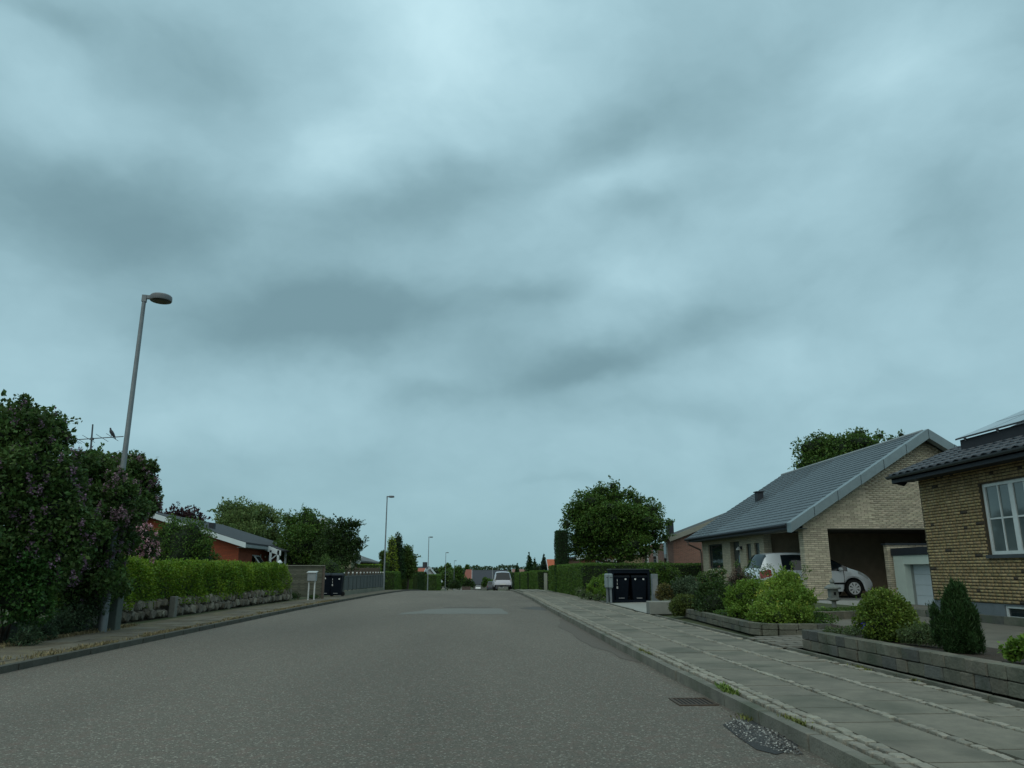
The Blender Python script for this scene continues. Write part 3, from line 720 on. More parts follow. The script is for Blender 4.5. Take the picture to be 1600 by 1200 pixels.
plant('lilac_bush', 'tallest lilac bush at the left edge with purple flower heads', 'bush', (-7.75,13.4,.06), cl, L_LILAC, .085, 30000, 21, sprigs=(120,.34), spray=4, core=.55, coremat=L_DARKIN, stems=6, flowers=[('blossom', FL_LIL, 260, .05, 28)])
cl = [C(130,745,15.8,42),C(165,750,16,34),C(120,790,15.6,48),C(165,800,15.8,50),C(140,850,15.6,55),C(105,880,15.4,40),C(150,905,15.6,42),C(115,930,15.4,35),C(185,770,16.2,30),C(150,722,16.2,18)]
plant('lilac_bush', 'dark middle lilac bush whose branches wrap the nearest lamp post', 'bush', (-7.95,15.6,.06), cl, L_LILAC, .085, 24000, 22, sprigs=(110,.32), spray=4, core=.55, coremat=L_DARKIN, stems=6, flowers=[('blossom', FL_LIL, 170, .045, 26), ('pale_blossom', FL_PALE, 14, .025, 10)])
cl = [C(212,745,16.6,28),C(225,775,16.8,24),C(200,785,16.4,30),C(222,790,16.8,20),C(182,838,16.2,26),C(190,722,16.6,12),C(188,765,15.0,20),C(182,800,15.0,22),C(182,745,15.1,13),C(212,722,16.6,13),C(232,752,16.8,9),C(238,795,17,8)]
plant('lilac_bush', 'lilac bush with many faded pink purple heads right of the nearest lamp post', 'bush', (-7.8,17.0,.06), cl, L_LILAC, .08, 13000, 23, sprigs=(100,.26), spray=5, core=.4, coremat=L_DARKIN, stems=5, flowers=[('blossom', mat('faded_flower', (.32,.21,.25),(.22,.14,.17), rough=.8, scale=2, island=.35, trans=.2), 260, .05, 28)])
# lower dark conifer at the edge, ferny shrub under the lilac
cl = [C(15,875,12.9,42),C(20,930,12.9,40),C(60,900,13.2,30),C(55,948,13.2,28),C(-25,900,12.6,45),C(25,900,13,40)]
plant('conifer_hedge', 'soft green conifer shrub low at the left edge under the lilac', 'bush', (-7.5,12.4,.06), cl, leafmat('soft_conifer_leaf', (.035,.095,.02), (.055,.125,.025), .45), .06, 15000, 24, sprigs=(60,.16), spray=3, core=.6, coremat=L_DARKIN, shell=.3)
cl = [C(120,965,15.2,26),C(150,945,15.5,22),C(90,975,14.6,22),C(40,1000,12.8,22),C(70,985,13.8,18)]
plant('fern_shrub', 'low dark ferny shrub at the foot of the lilac beside the lamp post', 'bush', (-7.45,14.6,.06), cl, leafmat('fern_leaf', (.04,.075,.035), (.055,.095,.045), .4), .07, 3500, 25, core=.5, coremat=L_DARKIN, aspect=.3)
# ivy climbing the lamp post
rs = np.random.RandomState(3); P = []
for i in range(420):
    z = rs.uniform(.75,2.2)**1; a = rs.uniform(0,6.28); r = .09+abs(rs.normal())*.035; P.append((-7.08+math.cos(a)*r, 15.55+math.sin(a)*r, .1+z))
iv = thing('ivy', 'ivy climbing around the nearest lamp post', 'ivy', (-7.08,15.4,.1)); link(bpy.data.objects.new('leaves', leaf_mesh('leaves', leafmat('ivy_leaf', (.08,.11,.07), (.05,.08,.05), .5), P, .06, rs, off=(-7.08,15.4,.1))), iv)
plant('rhododendron', 'rhododendron covered in pale pink flowers behind the hedge', 'bush', (-8.75,20.5,.06), [C(222,838,20.3,18),C(212,862,20.4,20),C(230,862,20.5,17),C(205,880,20.4,20),C(228,885,20.4,18),C(236,848,20.6,10),C(218,825,20.3,10)], L_DARK, .075, 3000, 26, core=.6, coremat=L_DARKIN, stems=3, flowers=[('blossom', FL_PINK, 170, .05, 24)])
plant('round_shrub', 'large rounded dark green shrub between the pink rhododendron and the red brick house', 'bush', (-10.1,27,.06), [C(288,848,27,36),C(262,852,27,30),C(312,862,27,22),C(280,880,27,44),C(250,878,27,28),C(316,880,27,24),C(298,832,27,20),C(268,832,27,20),C(255,842,27,16)], L_TREE, .07, 15000, 27, sprigs=(70,.28), spray=2, core=.75, coremat=L_DARKIN, stems=4)
plant('copper_tree', 'dark purple leaved tree showing above the red brick house roof', 'tree', (-21.8,60,.0), [C(275,806,60,14),C(295,806,60,16),C(255,815,60,18),C(312,814,60,9),C(240,822,60,16),C(285,825,60,20)], L_PURPLE, .22, 2600, 28, sprigs=(40,.6), core=.5, trunk=(3.6,.16), group='garden trees behind the left houses')
plant('pale_tree', 'broad pale green tree behind the red brick house', 'tree', (-20.2,70,-.4), crown_clumps(at(386,828,70), (3.6,3.4,2.9), 34, np.random.RandomState(2), sub=.33)+[C(378,795,70,18),C(350,805,70,14),C(405,808,70,18),C(430,835,70,14)], L_PALE, .2, 17000, 29, sprigs=(120,.9), spray=2, core=.35, trunk=(3.2,.22), group='garden trees behind the left houses')
plant('garden_tree', 'dense dark tree with upright leafy shoots left of the spreading tree', 'tree', (-10.2,49,-.1), [C(482,822,49,26),C(465,830,49,20),C(500,835,49,20),C(480,855,49,38),C(455,862,49,22),C(508,862,49,24),C(470,880,49,30),C(500,885,49,28),C(478,806,49,12),C(452,812,49,9),C(456,840,49,12)], L_TREE, .13, 18000, 30, sprigs=(90,.55), spray=4, core=.62, trunk=(1.6,.14), coremat=L_DARKIN, group='garden trees behind the left houses')
plant('garden_tree', 'spreading tree with open drooping side branches beside the yellow gable', 'tree', (-7.9,46.5,-.05), [C(520,850,46,24),C(540,845,46,20),C(525,828,46,14),C(545,822,46,9),C(535,818,46,8),C(556,822,46,7),C(530,870,46,28),C(548,862,46,14),C(558,850,46,9),C(563,856,46,6),C(510,875,46,22),C(548,835,46,8),C(552,820,46,6)], L_DARK, .11, 12000, 31, sprigs=(80,.6), spray=3, core=.45, trunk=(1.7,.12), coremat=L_DARKIN, group='garden trees behind the left houses')
plant('flowering_shrub', 'pale leaved shrub in front of the yellow gable behind the picket fence', 'bush', (-8.4,50,-.1), [C(533,872,50,8),C(525,878,50,9),C(540,880,50,6)], L_PALE, .1, 900, 32, core=.5)
plant('round_shrub', 'rounded clipped shrub right behind the left rubbish bins', 'bush', (-7.2,39,.05), [C(515,890,39,18),C(505,896,39,13),C(527,897,39,12),C(516,905,39,18)], L_MID, .06, 5000, 33, sprigs=(40,.2), spray=2, core=.8, coremat=L_DARKIN)
for px, py, Y, lf, lb, tall in ((612,868,66,L_YEL,'slim golden green conifer behind the second street lamp',32),(622,862,67,L_THUJA,'slim dark column conifer beside the golden one',38)):
    p = at(px, py, Y)
    cl = [C(px, py-16+k*12, Y, 7+k*1.1, rz=.8) for k in range(5)]
    plant('column_conifer', lb, 'tree', (p.x, Y, gz(Y)), cl, lf, .13, 3500, 34+px, core=.8, coremat=L_DARKIN, group='conifers behind the clipped hedges')
plant('garden_tree', 'rounded green tree right of the dark column conifer', 'tree', (at(638,880,68).x,68,gz(68)), [C(636,862,68,9),C(641,873,68,9),C(634,880,68,12),C(644,884,68,7),C(630,872,68,8),C(640,892,68,12)], L_MID, .17, 4500, 39, sprigs=(40,.6), core=.6, trunk=(1,.1), coremat=L_DARKIN)
plant('garden_tree', 'leafy tree left of the second street lamp post', 'tree', (at(601,880,69).x,69,gz(69)), [C(599,868,69,7),C(602,880,69,9),C(596,890,69,8)], L_MID, .17, 2200, 40, core=.6, trunk=(1,.08))
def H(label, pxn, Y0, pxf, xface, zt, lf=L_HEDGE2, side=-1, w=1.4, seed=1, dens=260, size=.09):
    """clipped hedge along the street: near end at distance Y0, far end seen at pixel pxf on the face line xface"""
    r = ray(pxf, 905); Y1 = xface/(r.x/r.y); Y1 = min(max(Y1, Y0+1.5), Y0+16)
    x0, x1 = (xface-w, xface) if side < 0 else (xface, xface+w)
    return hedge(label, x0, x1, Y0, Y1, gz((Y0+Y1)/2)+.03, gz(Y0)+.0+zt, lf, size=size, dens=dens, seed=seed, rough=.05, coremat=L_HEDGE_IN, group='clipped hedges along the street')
H('first clipped square hedge right of the second street lamp', 603, 61.5, 628, -6.0, 1.45, seed=41)
H('second clipped hedge beyond it, lighter green with rounded end', 630, 70.5, 645, -5.75, 1.7, lf=leafmat('clipped_leaf_light', (.085,.15,.025), (.11,.175,.03), .3), seed=42)
H('dark hedge with brown lower stems before the third street lamp', 646, 84, 664, -5.75, 2.0, lf=L_DARK, seed=43, w=2.2, dens=160, size=.12)
H('small light green hedge left of the fourth lamp post', 683, 112, 700, -4.9, 2.3, seed=44, w=2.6, dens=120, size=.14)
# ------------------------------------------------------------------ left: board fence, mailbox, bins, picket fence
WOOD = mat('grey_board', (.105,.105,.08), (.075,.08,.06), rough=.9, scale=5, bump=.4, objrand=.14)
f = thing('board_fence', 'weathered grey board fence between the hedge and the left bins', 'fence', (-7.6, 34, .06))
xl, xr = at(428,900,34).x, at(507,900,34).x
for i in range(11):
    z = .12+i*.119
    MB().box(xl, xr-.1, 34-.012-(.014 if i % 2 else 0), 34+.012, z, z+.112).build('board', WOOD, f)
MB().box(xl, xr, 33.93, 34.06, 1.43, 1.47).build('cap_rail', mat('pale_board', (.20,.20,.17), None, rough=.9), f)
for x in (xr-.05, (xl+xr)/2, xl+.05): MB().box(x-.05,x+.05,34.02,34.12,.02,1.44).build('post', mat('fence_post_brown', (.13,.10,.08), (.09,.075,.06), rough=.9, scale=6), f)
xm = at(488,900,32.6).x
m = thing('mailbox', 'pale grey mailbox on two white legs in front of the board fence', 'mailbox', (xm, 32.6, .07))
GREYP = mat('mailbox_grey', (.30,.33,.35), None, rough=.5)
MB().box(xm-.17,xm+.17,32.45,32.75,.82,1.14).build('box', GREYP, m, bevel=.01)
MB().prism([(xm-.2,32.41,1.14),(xm+.2,32.41,1.14),(xm+.2,32.79,1.19),(xm-.2,32.79,1.19)], (0,0,.03)).build('lid', mat('mailbox_lid', (.5,.52,.52), None, rough=.5), m)
WH = mat('white_paint', (.62,.64,.63), (.56,.58,.57), rough=.5, scale=3)
for s in (-1,1): MB().box(xm+s*.12-.025,xm+s*.12+.025,32.58,32.63,.03,.85).build('leg', WH, m)
plant('low_shrub', 'low shrub at the foot of the board fence by the mailbox', 'bush', (-7.0,33.6,.06), [(-7.55,33.5,.2,.35,.2,.18),(-6.7,33.6,.13,.3,.2,.12)], L_DARK, .05, 700, 50, core=.7)

BIN = mat('bin_plastic', (.006,.010,.016), (.004,.007,.012), rough=.75, scale=5, spec=.08)
STK = mat('sticker_white', (.75,.76,.74), None, rough=.5)
def text_mesh(s, size, m, name='number', parent=None, loc=(0,0,0), rot=(R(90),0,0)):
    cu = bpy.data.curves.new(name, 'FONT'); cu.body = s; cu.size = size; cu.align_x = 'CENTER'; cu.align_y = 'CENTER'; cu.extrude = .001
    o = bpy.data.objects.new(name, cu); COL.objects.link(o); bpy.context.view_layer.update()
    me = bpy.data.meshes.new_from_object(o.evaluated_get(bpy.context.evaluated_depsgraph_get())); bpy.data.objects.remove(o)
    me.materials.clear(); me.materials.append(m)
    q = bpy.data.objects.new(name, me); COL.objects.link(q); q.parent = parent; q.location = loc; q.rotation_euler = rot; return q
def wheelie_bin(x, y, z, label, group, digits=None, marks=(), h=1.05, w=.56, rz=0):
    """two wheeled bin, front towards the street traffic"""
    t = thing('rubbish_bin', label, 'rubbish bin', (x, y, z), rz, group)
    a, b = w*.40, w*.5; mb = MB()
    for zz_, k in ((.06, a), (h-.12, b)): pass
    vs = [(-a,-.24,.06),(a,-.24,.06),(a,.26,.06),(-a,.26,.06),(-b,-.33,h-.13),(b,-.33,h-.13),(b,.33,h-.13),(-b,.33,h-.13)]
    mb.add(vs, [tuple(f_) for f_ in UF.tolist()]); body = mb.build('body', BIN, t, local=True, bevel=.015)
    MB().box(-b-.015,b+.015,-.36,.35,h-.14,h-.09).build('rim', BIN, t, local=True)
    MB().prism([(-b-.01,-.37,h-.09),(-b-.01,.34,h-.09),(-b-.01,.30,h-.0),(-b-.01,-.1,h+.02),(-b-.01,-.34,h-.05)], (w+.02,0,0)).build('lid', mat('bin_lid', (.012,.018,.024), None, rough=.6, spec=.2), t, local=True)
    for s in (-1,1): MB().lathe([(.10,-.025),(.11,0),(.10,.025)], (s*(a+.03), .24, .11), 12, axis='y').build('wheel', mat('rubber', (.012,.012,.012), None, rough=.7), t, local=True)
    MB().tube([(-b*.8,.36,h-.1),(b*.8,.36,h-.1)], .015, 6).build('handle', BIN, t, local=True)
    yf = lambda q: -.24-(q-.06)/(h-.19)*.09-.004
    MB().box(-a*.45,a*.45,yf(.15)-.002,yf(.15)+.004,.14,.158).build('reflector', mat('reflector', (.45,.47,.47), None, rough=.4), t, local=True)
    if digits:
        for i, d in enumerate(digits): text_mesh(d, .13, STK, 'number', t, (digits_x(w), yf(.78-i*.13)-.004, .78-i*.13), (R(85),0,0))
    for (mx_, mz_) in marks: MB().lathe([(.035,-.002),(.035,.002)], (mx_, yf(mz_)-.004, mz_), 10, axis='y').build('sticker', STK, t, local=True)
    return t
def digits_x(w): return -w*.27
xb = at(509,915,37).x; xb2 = at(525.5,915,37).x
wheelie_bin(xb, 37.1, .06, 'left one of two dark bins by the board fence, plain front', 'wheeled bins at the left pavement', marks=[(.0,.83)])
wheelie_bin(xb2, 37.1, .06, 'right one of two dark bins by the board fence, numbered 118', 'wheeled bins at the left pavement', digits='118', marks=[(.16,.8)])
MB_ = MB().box(-6.0,-5.86,38.5,38.7,.05,.5)
# picket fence with white knobs, low wall, screen of boards
def px2(px, Y): return at(px, 905, Y).x
A = Vector((px2(537,39.5), 39.5, 0)); B = Vector((px2(598,58), 58, 0))
f = thing('wire_fence', 'grey panel fence with white knobs on a low wall, right of the left bins', 'fence', (A.x, A.y, .05))
n = 12; PG = mat('fence_panel_grey', (.085,.10,.10), (.07,.082,.08), rough=.8, scale=4, objrand=.12)
for i in range(n+1):
    p = A.lerp(B, i/n); z = gz(p.y)+.05
    MB().box(p.x-.04,p.x+.04,p.y-.04,p.y+.04,z,1.08).build('post', PG, f)
    bm_ = MB(); blob_mesh(bm_, (p.x,p.y,1.13), (.055,.055,.055), 1); bm_.build('knob', mat('knob_white', (.7,.7,.68), None, rough=.5), f)
    if i < n:
        q = A.lerp(B, (i+1)/n); zq = gz(q.y)
        MB().beam((p.x,p.y,.95),(q.x,q.y,.95),.05,.07).build('rail', PG, f)
        for k in range(5):
            a = p.lerp(q, k/5+.02); b = p.lerp(q, (k+1)/5-.02); z0 = gz(a.y)+.32
            MB().add([(a.x+.01,a.y,z0),(b.x+.01,b.y,z0),(b.x+.01,b.y,.93),(a.x+.01,a.y,.93),(a.x-.02,a.y,z0),(b.x-.02,b.y,z0),(b.x-.02,b.y,.93),(a.x-.02,a.y,.93)], [(0,1,2,3),(7,6,5,4),(0,4,5,1),(2,6,7,3),(1,5,6,2),(0,3,7,4)]).build('board', PG, f)
        mbw = MB(); mbw.add([(p.x+.1,p.y,gz(p.y)),(q.x+.1,q.y-.02,gz(q.y)),(q.x-.12,q.y-.02,gz(q.y)),(p.x-.12,p.y,gz(p.y)),(p.x+.1,p.y,gz(p.y)+.28),(q.x+.1,q.y-.02,gz(q.y)+.28),(q.x-.12,q.y-.02,gz(q.y)+.28),(p.x-.12,p.y,gz(p.y)+.28)], [tuple(t_) for t_ in UF.tolist()])
        mbw.build('wall_block', mat('low_wall_grey', (.20,.20,.16), (.14,.15,.11), rough=.95, scale=4, bump=.4, objrand=.12), f)
f = thing('board_screen', 'brown horizontal board screen in the garden behind the panel fence', 'fence', (px2(565,60), 60, -.15))
xa, xb_ = px2(536,60), px2(592,60)
for i in range(7): MB().box(xa,xb_,59.98,60.02,.3+i*.17,.46+i*.17).build('board', mat('screen_board', (.085,.07,.055), (.06,.05,.04), rough=.9, scale=4, objrand=.15), f)
for k in range(4): MB().box(xa+(xb_-xa)*k/3-.05,xa+(xb_-xa)*k/3+.05,60.03,60.13,-.2,1.55).build('post', WOOD, f)
hedge('olive hedge behind the brown board screen', px2(556,61.5), px2(592,61.5), 61.5, 63, -.2, 1.75, L_HEDGE, size=.1, dens=140, seed=55, coremat=L_HEDGE_IN)
hedge('flat topped little hedge left of the first clipped square hedge', px2(601,66), px2(609,66), 65, 66.2, -.3, 2.0, L_HEDGE2, size=.1, dens=160, seed=56, coremat=L_HEDGE_IN)
# ------------------------------------------------------------------ TV aerial and bird
AL = mat('aerial_metal', (.09,.10,.11), None, rough=.5, metal=.5)
ms = at(145,663,22); md = at(141,712,22)
a = thing('tv_aerial', 'television aerial with two booms above the lilac', 'aerial', (md.x, 22, .06))
MB().tube([(md.x,22,.05),(md.x,22,md.z),(ms.x,22,ms.z)], [.03,.028,.02], 6).build('mast', AL, a)
p0, p1 = at(105,688,22), at(193,682,22); MB().tube([p0, p1], .014, 5).build('boom', AL, a)
p2, p3 = at(148,709,22), at(184,711,22); MB().tube([p2, p3], .014, 5).build('boom', AL, a)
for t_ in (.03,.1,.14,.2,.38,.62,.8): 
    c = p0.lerp(p1, t_); MB().tube([c+Vector((-.05,-.28,.06)), c+Vector((.05,.28,-.06))], .007, 4).build('element', AL, a)
for t_ in (0,.25,.5,.75,1): 
    c = p2.lerp(p3, t_); MB().tube([c+Vector((-.02,-.12,.02)), c+Vector((.02,.12,-.02))], .006, 4).build('element', AL, a)
for c in (at(144,686,22), at(142,709,22), at(113,688,22)): MB().box(c.x-.035,c.x+.035,21.96,22.04,c.z-.035,c.z+.035).build('clamp', AL, a)
# bird: one skinned body
bc = at(174,682,22)
def skin_body(name, joints, edges, radii, m, parent=None, sub=1, loc=(0,0,0)):
    me = bpy.data.meshes.new(name); me.from_pydata([tuple(j) for j in joints], edges, []); me.update()
    o = bpy.data.objects.new(name, me); COL.objects.link(o); o.location = loc
    s = o.modifiers.new('s', 'SKIN'); s.use_smooth_shade = True
    for i, v in enumerate(me.skin_vertices[0].data): v.radius = radii[i]; v.use_root = (i == 0)
    o.modifiers.new('d', 'SUBSURF').levels = sub
    bpy.context.view_layer.update()
    m2 = bpy.data.meshes.new_from_object(o.evaluated_get(bpy.context.evaluated_depsgraph_get())); o.modifiers.clear(); o.data = m2
    m2.materials.clear(); m2.materials.append(m); o.parent = parent; return o
b = thing('bird', 'dark pigeon perched on the upper boom of the television aerial', 'bird', (bc.x, 22, bc.z+.012))
J = [(0,0,.09),(-.035,0,.15),(-.05,0,.20),(-.055,0,.235),(-.085,0,.232),(.04,0,.04),(.09,0,-.03),(.135,0,-.09)]
skin_body('body', J, [(0,1),(1,2),(2,3),(3,4),(0,5),(5,6),(6,7)], [(.055,.055),(.042,.042),(.024,.024),(.03,.03),(.007,.006),(.05,.045),(.03,.018),(.018,.008)], mat('bird_grey', (.045,.05,.06), (.03,.033,.04), rough=.7, scale=20), b, 2)
for s in (-1,1): MB().add([(-.02,s*.05,.13),(.04,s*.062,.10),(.11,s*.04,-.03),(.05,s*.055,.02),(-.02,s*.045,.09)], [(0,1,2,3,4)]).build('wing', mat('wing_dark', (.03,.033,.038), None, rough=.7), b, local=True)
for s in (-1,1): MB().tube([(0,s*.02,.06),(-.005,s*.02,0)], .006, 4).build('leg', mat('leg_red', (.2,.06,.05), None), b, local=True)

# ------------------------------------------------------------------ walls with openings, bricks
def rects_minus(u0, u1, z0, z1, holes):
    us = sorted(set([u0, u1]+[min(max(h, u0), u1) for o in holes for h in o[:2]])); zs = sorted(set([z0, z1]+[min(max(h, z0), z1) for o in holes for h in o[2:4]]))
    out = []
    for a, b in zip(us, us[1:]):
        for c, d in zip(zs, zs[1:]):
            if b-a < 1e-4 or d-c < 1e-4: continue
            mu, mz = (a+b)/2, (c+d)/2
            if any(h[0] < mu < h[1] and h[2] < mz < h[3] for h in holes): continue
            out.append((a, b, c, d))
    return out
def wall(parent, name, m, axis, pos, th, u0, u1, z0, z1, holes=()):
    """axis 'x': the wall face lies at x=pos and runs along y; 'y': face at y=pos, runs along x; th = thickness away from the face"""
    mb = MB()
    for a, b, c, d in rects_minus(u0, u1, z0, z1, holes):
        lo, hi = min(pos, pos+th), max(pos, pos+th)
        if axis == 'x': mb.box(lo, hi, a, b, c, d)
        else: mb.box(a, b, lo, hi, c, d)
    return mb.build(name, m, parent)
def bricks(parent, meshes, m, axis, pos, out_, u0, u1, z0, z1, ok, cap=300, bond='run', L=.24, ch=.0667, dep=.03, joint=.018, cut=None, sunk=.0):
    """bricks laid on the wall face; ok(u, z) keeps them out of openings; out_ = +1/-1 outward sign"""
    items = []; r = 0; z = z0
    while z < z1-.02:
        hdr = (bond == 'mixed' and r % 2 == 1)
        l = L/2 if hdr else L
        u = u0-((r % 2)*L/2 if not hdr else L*.25)-(L*.25 if bond == 'mixed' and r % 4 == 2 else 0)
        while u < u1:
            a, b = max(u, u0), min(u+l, u1)
            if b-a > .04:
                # shorten at openings
                for _ in range(2):
                    if not ok(a+.01, z+ch/2): a += l/4
                    if not ok(b-.01, z+ch/2): b -= l/4
                if b-a > .05 and ok(a+.01, z+ch/2) and ok(b-.01, z+ch/2) and ok((a+b)/2, z+ch/2):
                    jit = rnd.uniform(-.003,.003); pr = -dep/2+.011
                    c = (pos+out_*(pr+jit), (a+b)/2, z+ch/2) if axis == 'x' else ((a+b)/2, pos+out_*(pr+jit), z+ch/2)
                    s = (dep, b-a-joint, ch-joint) if axis == 'x' else (b-a-joint, dep, ch-joint)
                    items.append((c, s, 0))
            u += l
        z += ch; r += 1
    if m is YB:
        items.sort(key=lambda t: (Vector(t[0])-Vector((0,0,EYE))).length); far = items[cap:]; rb = random.Random(6)
        bn = [t for t in far if rb.random() < .014]; items = items[:cap]+[t for t in far if t not in bn]
        many_boxes('burnt_bricks', BURNT, parent, [t[0] for t in bn], [t[1] for t in bn], [t[2] for t in bn])
    split_pieces('brick', 'brickwork', meshes, m, parent, items, cap)
YB = mat('yellow_brick', (.37,.275,.135), (.27,.195,.10), rough=.85, scale=12, bump=.5, bscale=50, objrand=.16, island=.16, col3=(.39,.30,.16))
BURNT = mat('burnt_brick', (.06,.045,.03), None, rough=.8)
MORT = mat('dark_mortar', (.075,.058,.036), (.055,.043,.028), rough=.95, scale=12)
SB = mat('sand_brick', (.60,.525,.395), (.47,.415,.31), rough=.85, scale=9, bump=.4, bscale=50, objrand=.2, island=.2)
MORT2 = mat('pale_mortar', (.30,.275,.22), (.24,.22,.18), rough=.95, scale=12)
def brick_meshes(n, mats, s0): return [stone_mesh(n, mats[i % len(mats)], .012, .0, s0+i) for i in range(len(mats))]
ybm = brick_meshes('brick_yellow', [YB]*26+[BURNT], 60); sbm = brick_meshes('brick_sand', [SB]*6, 90)
GLASS = mat('window_glass', (.11,.14,.135), (.075,.10,.10), rough=.04, spec=.9, scale=1.5)
GLASS_D = mat('window_glass_dark', (.012,.02,.024), (.02,.03,.03), rough=.05, spec=.8, scale=1.5)
FRW = mat('frame_white', (.66,.70,.69), None, rough=.4)
def window(parent, axis, pos, out_, u0, u1, z0, z1, nu=2, nz=1, frame=FRW, glass=GLASS, fw=.06, bar=.03, sill=None, deep=.06, wide=None):
    """frame set in the opening, with bars and one pane object for every light"""
    def bx(mb, a, b, c, d, p, q):
        lo, hi = sorted((pos-out_*p, pos-out_*q))
        return mb.box(lo, hi, a, b, c, d) if axis == 'x' else mb.box(a, b, lo, hi, c, d)
    mb = MB(); bx(mb, u0, u1, z0, z0+fw, deep, deep+.07); bx(mb, u0, u1, z1-fw, z1, deep, deep+.07); bx(mb, u0, u0+fw, z0+fw, z1-fw, deep, deep+.07); bx(mb, u1-fw, u1, z0+fw, z1-fw, deep, deep+.07)
    w = mb.build('window', frame, parent)
    us = [u0+fw+(u1-u0-2*fw)*i/nu for i in range(nu+1)]; zs = [z0+fw+(z1-z0-2*fw)*i/nz for i in range(nz+1)]
    for i, u in enumerate(us[1:-1]):
        bw = wide if (wide and (i+1) == nu//2) else bar
        bx(MB(), u-bw/2, u+bw/2, z0+fw, z1-fw, deep+.008, deep+.06).build('mullion', frame, w)
    for zq in zs[1:-1]:
        for i in range(nu): bx(MB(), us[i]+bar*.6, us[i+1]-bar*.6, zq-bar/2, zq+bar/2, deep+.012, deep+.055).build('glazing_bar', frame, w)
    for i in range(nu):
        for j in range(nz): bx(MB(), us[i], us[i+1], zs[j], zs[j+1], deep+.03+.001*((i+j) % 2), deep+.036+.001*((i+j) % 2)).build('pane', glass, w)
    if sill: 
        lo, hi = sorted((pos+out_*.05, pos-out_*.08))
        (MB().box(lo, hi, u0-.04, u1+.04, z0-.07, z0-.003) if axis == 'x' else MB().box(u0-.04, u1+.04, lo, hi, z0-.07, z0-.003)).build('sill', sill, w)
    return w
# ------------------------------------------------------------------ yellow brick house, right edge
DG = mat('dark_trim', (.02,.026,.034), (.014,.018,.025), rough=.6, scale=5)
PLINTH = mat('grey_plinth', (.15,.175,.19), (.12,.14,.15), rough=.85, scale=4, bump=.3)
YX = 10.85; Y0H, Y1H = 4.0, 17.72
hy = thing('brick_house', 'yellow brick house at the right edge with white window and solar panels', 'house', (14, 11, .15))
WY = (13.86, 15.53, 1.54, 3.01); BW = (13.4, 15.35, .27, .53)
wall(hy, 'wall', MORT, 'x', YX+.0, .3, Y0H, Y1H, .56, 3.42, [WY])
wall(hy, 'plinth', PLINTH, 'x', YX+.012, .29, Y0H, Y1H, .1, .558, [BW])
wall(hy, 'wall', MORT, 'y', Y1H, -.3, YX+.302, 19, .1, 3.42)
ok = lambda u, z: not (WY[0]-.005 < u < WY[1]+.005 and WY[2]-.01 < z < WY[3]+.005)
bricks(hy, ybm, YB, 'x', YX, -1, 11.5, Y1H-.001, .565, 3.40, ok, cap=300, bond='mixed')
wn_ = window(hy, 'x', YX, -1, *WY, nu=4, nz=2, bar=.032, wide=.13, deep=.05, fw=.07)
MB().box(YX-.07, YX+.1, WY[0]-.04, WY[1]+.04, WY[2]-.075, WY[2]-.004).build('sill', mat('slate_sill', (.06,.07,.08), None, rough=.7), hy)
MB().box(YX+.26,YX+.27,WY[0]-.1,WY[1]+.1,WY[2]-.1,WY[3]+.1).build('curtain', mat('curtain_grey', (.16,.17,.165), (.11,.12,.12), rough=.9, scale=2), hy)
window(hy, 'x', YX+.012, -1, *BW, nu=3, nz=1, bar=.045, deep=.03, fw=.05, glass=GLASS_D)
sl = .40; rz0 = 3.47; ex = 10.32; pit = math.atan(sl)
def rzf(x): return rz0+sl*(x-ex)
RD = mat('roof_underlay', (.03,.033,.04), None, rough=.8)
MB().prism([(ex,0,rzf(ex)-.03),(15.5,0,rzf(15.5)-.03),(15.5,0,rzf(15.5)-.15),(ex,0,rzf(ex)-.10)], (0,0,0)) 
mb = MB(); mb.prism([(ex,Y0H,rzf(ex)-.02),(15.2,Y0H,rzf(15.2)-.02),(15.2,Y0H,rzf(15.2)-.14),(ex,Y0H,rzf(ex)-.09)], (0,17.95-Y0H,0)); mb.build('roof', RD, hy)
mb = MB(); mb.prism([(20.1,Y0H,rzf(ex)-.02),(15.2,Y0H,rzf(15.2)-.02),(15.2,Y0H,rzf(15.2)-.14),(20.1,Y0H,rzf(ex)-.09)], (0,17.95-Y0H,0)); mb.build('roof', RD, hy)
mb = MB(); mb.prism([(YX,Y1H-.002,3.4),(19.8,Y1H-.002,3.4),(15.3,Y1H-.002,rzf(15.2)-.18)], (0,-.2,0)); mb.build('gable_wall', MORT, hy)
MB().box(ex+.02,YX-.035,Y0H,17.93,3.33,3.37).build('soffit', DG, hy)
MB().box(ex,ex+.02,Y0H,17.93,3.30,3.44).build('fascia', DG, hy)
MB().prism([(ex+.0,17.93,3.30),(ex+.0,17.93,rzf(ex)-.02),(15.2,17.93,rzf(15.2)-.02),(15.2,17.93,rzf(15.2)-.24),(ex+.42,17.93,3.36),(ex+.3,17.93,3.24)], (0,.03,0)).build('bargeboard', DG, hy)
mb = MB()
prof = [(math.cos(t)*.065, math.sin(t)*.065) for t in np.linspace(math.pi, 2*math.pi, 7)]
poly = [(ex-.07+a, 0, 3.46+b) for a, b in prof]+[(ex-.07+a*.85, 0, 3.46+b*.85) for a, b in prof[::-1]]
mb.prism([(p[0], Y0H, p[2]) for p in poly], (0,18.0-Y0H,0)); mb.build('gutter', mat('gutter_grey', (.07,.085,.095), None, rough=.4, metal=.3), hy)
TILE = mat('roof_tile_black', (.035,.04,.05), (.025,.03,.038), rough=.35, scale=5, objrand=.1, spec=.5)
tv = []; nseg = 8; tw, tl = .30, .40
for i in range(nseg+1):
    u = i/nseg; h = .042*math.sin(u*2*math.pi)*.5+.018*(1 if u > .92 else 0)
    tv.append((u*tw-tw/2, h))
V = []; 
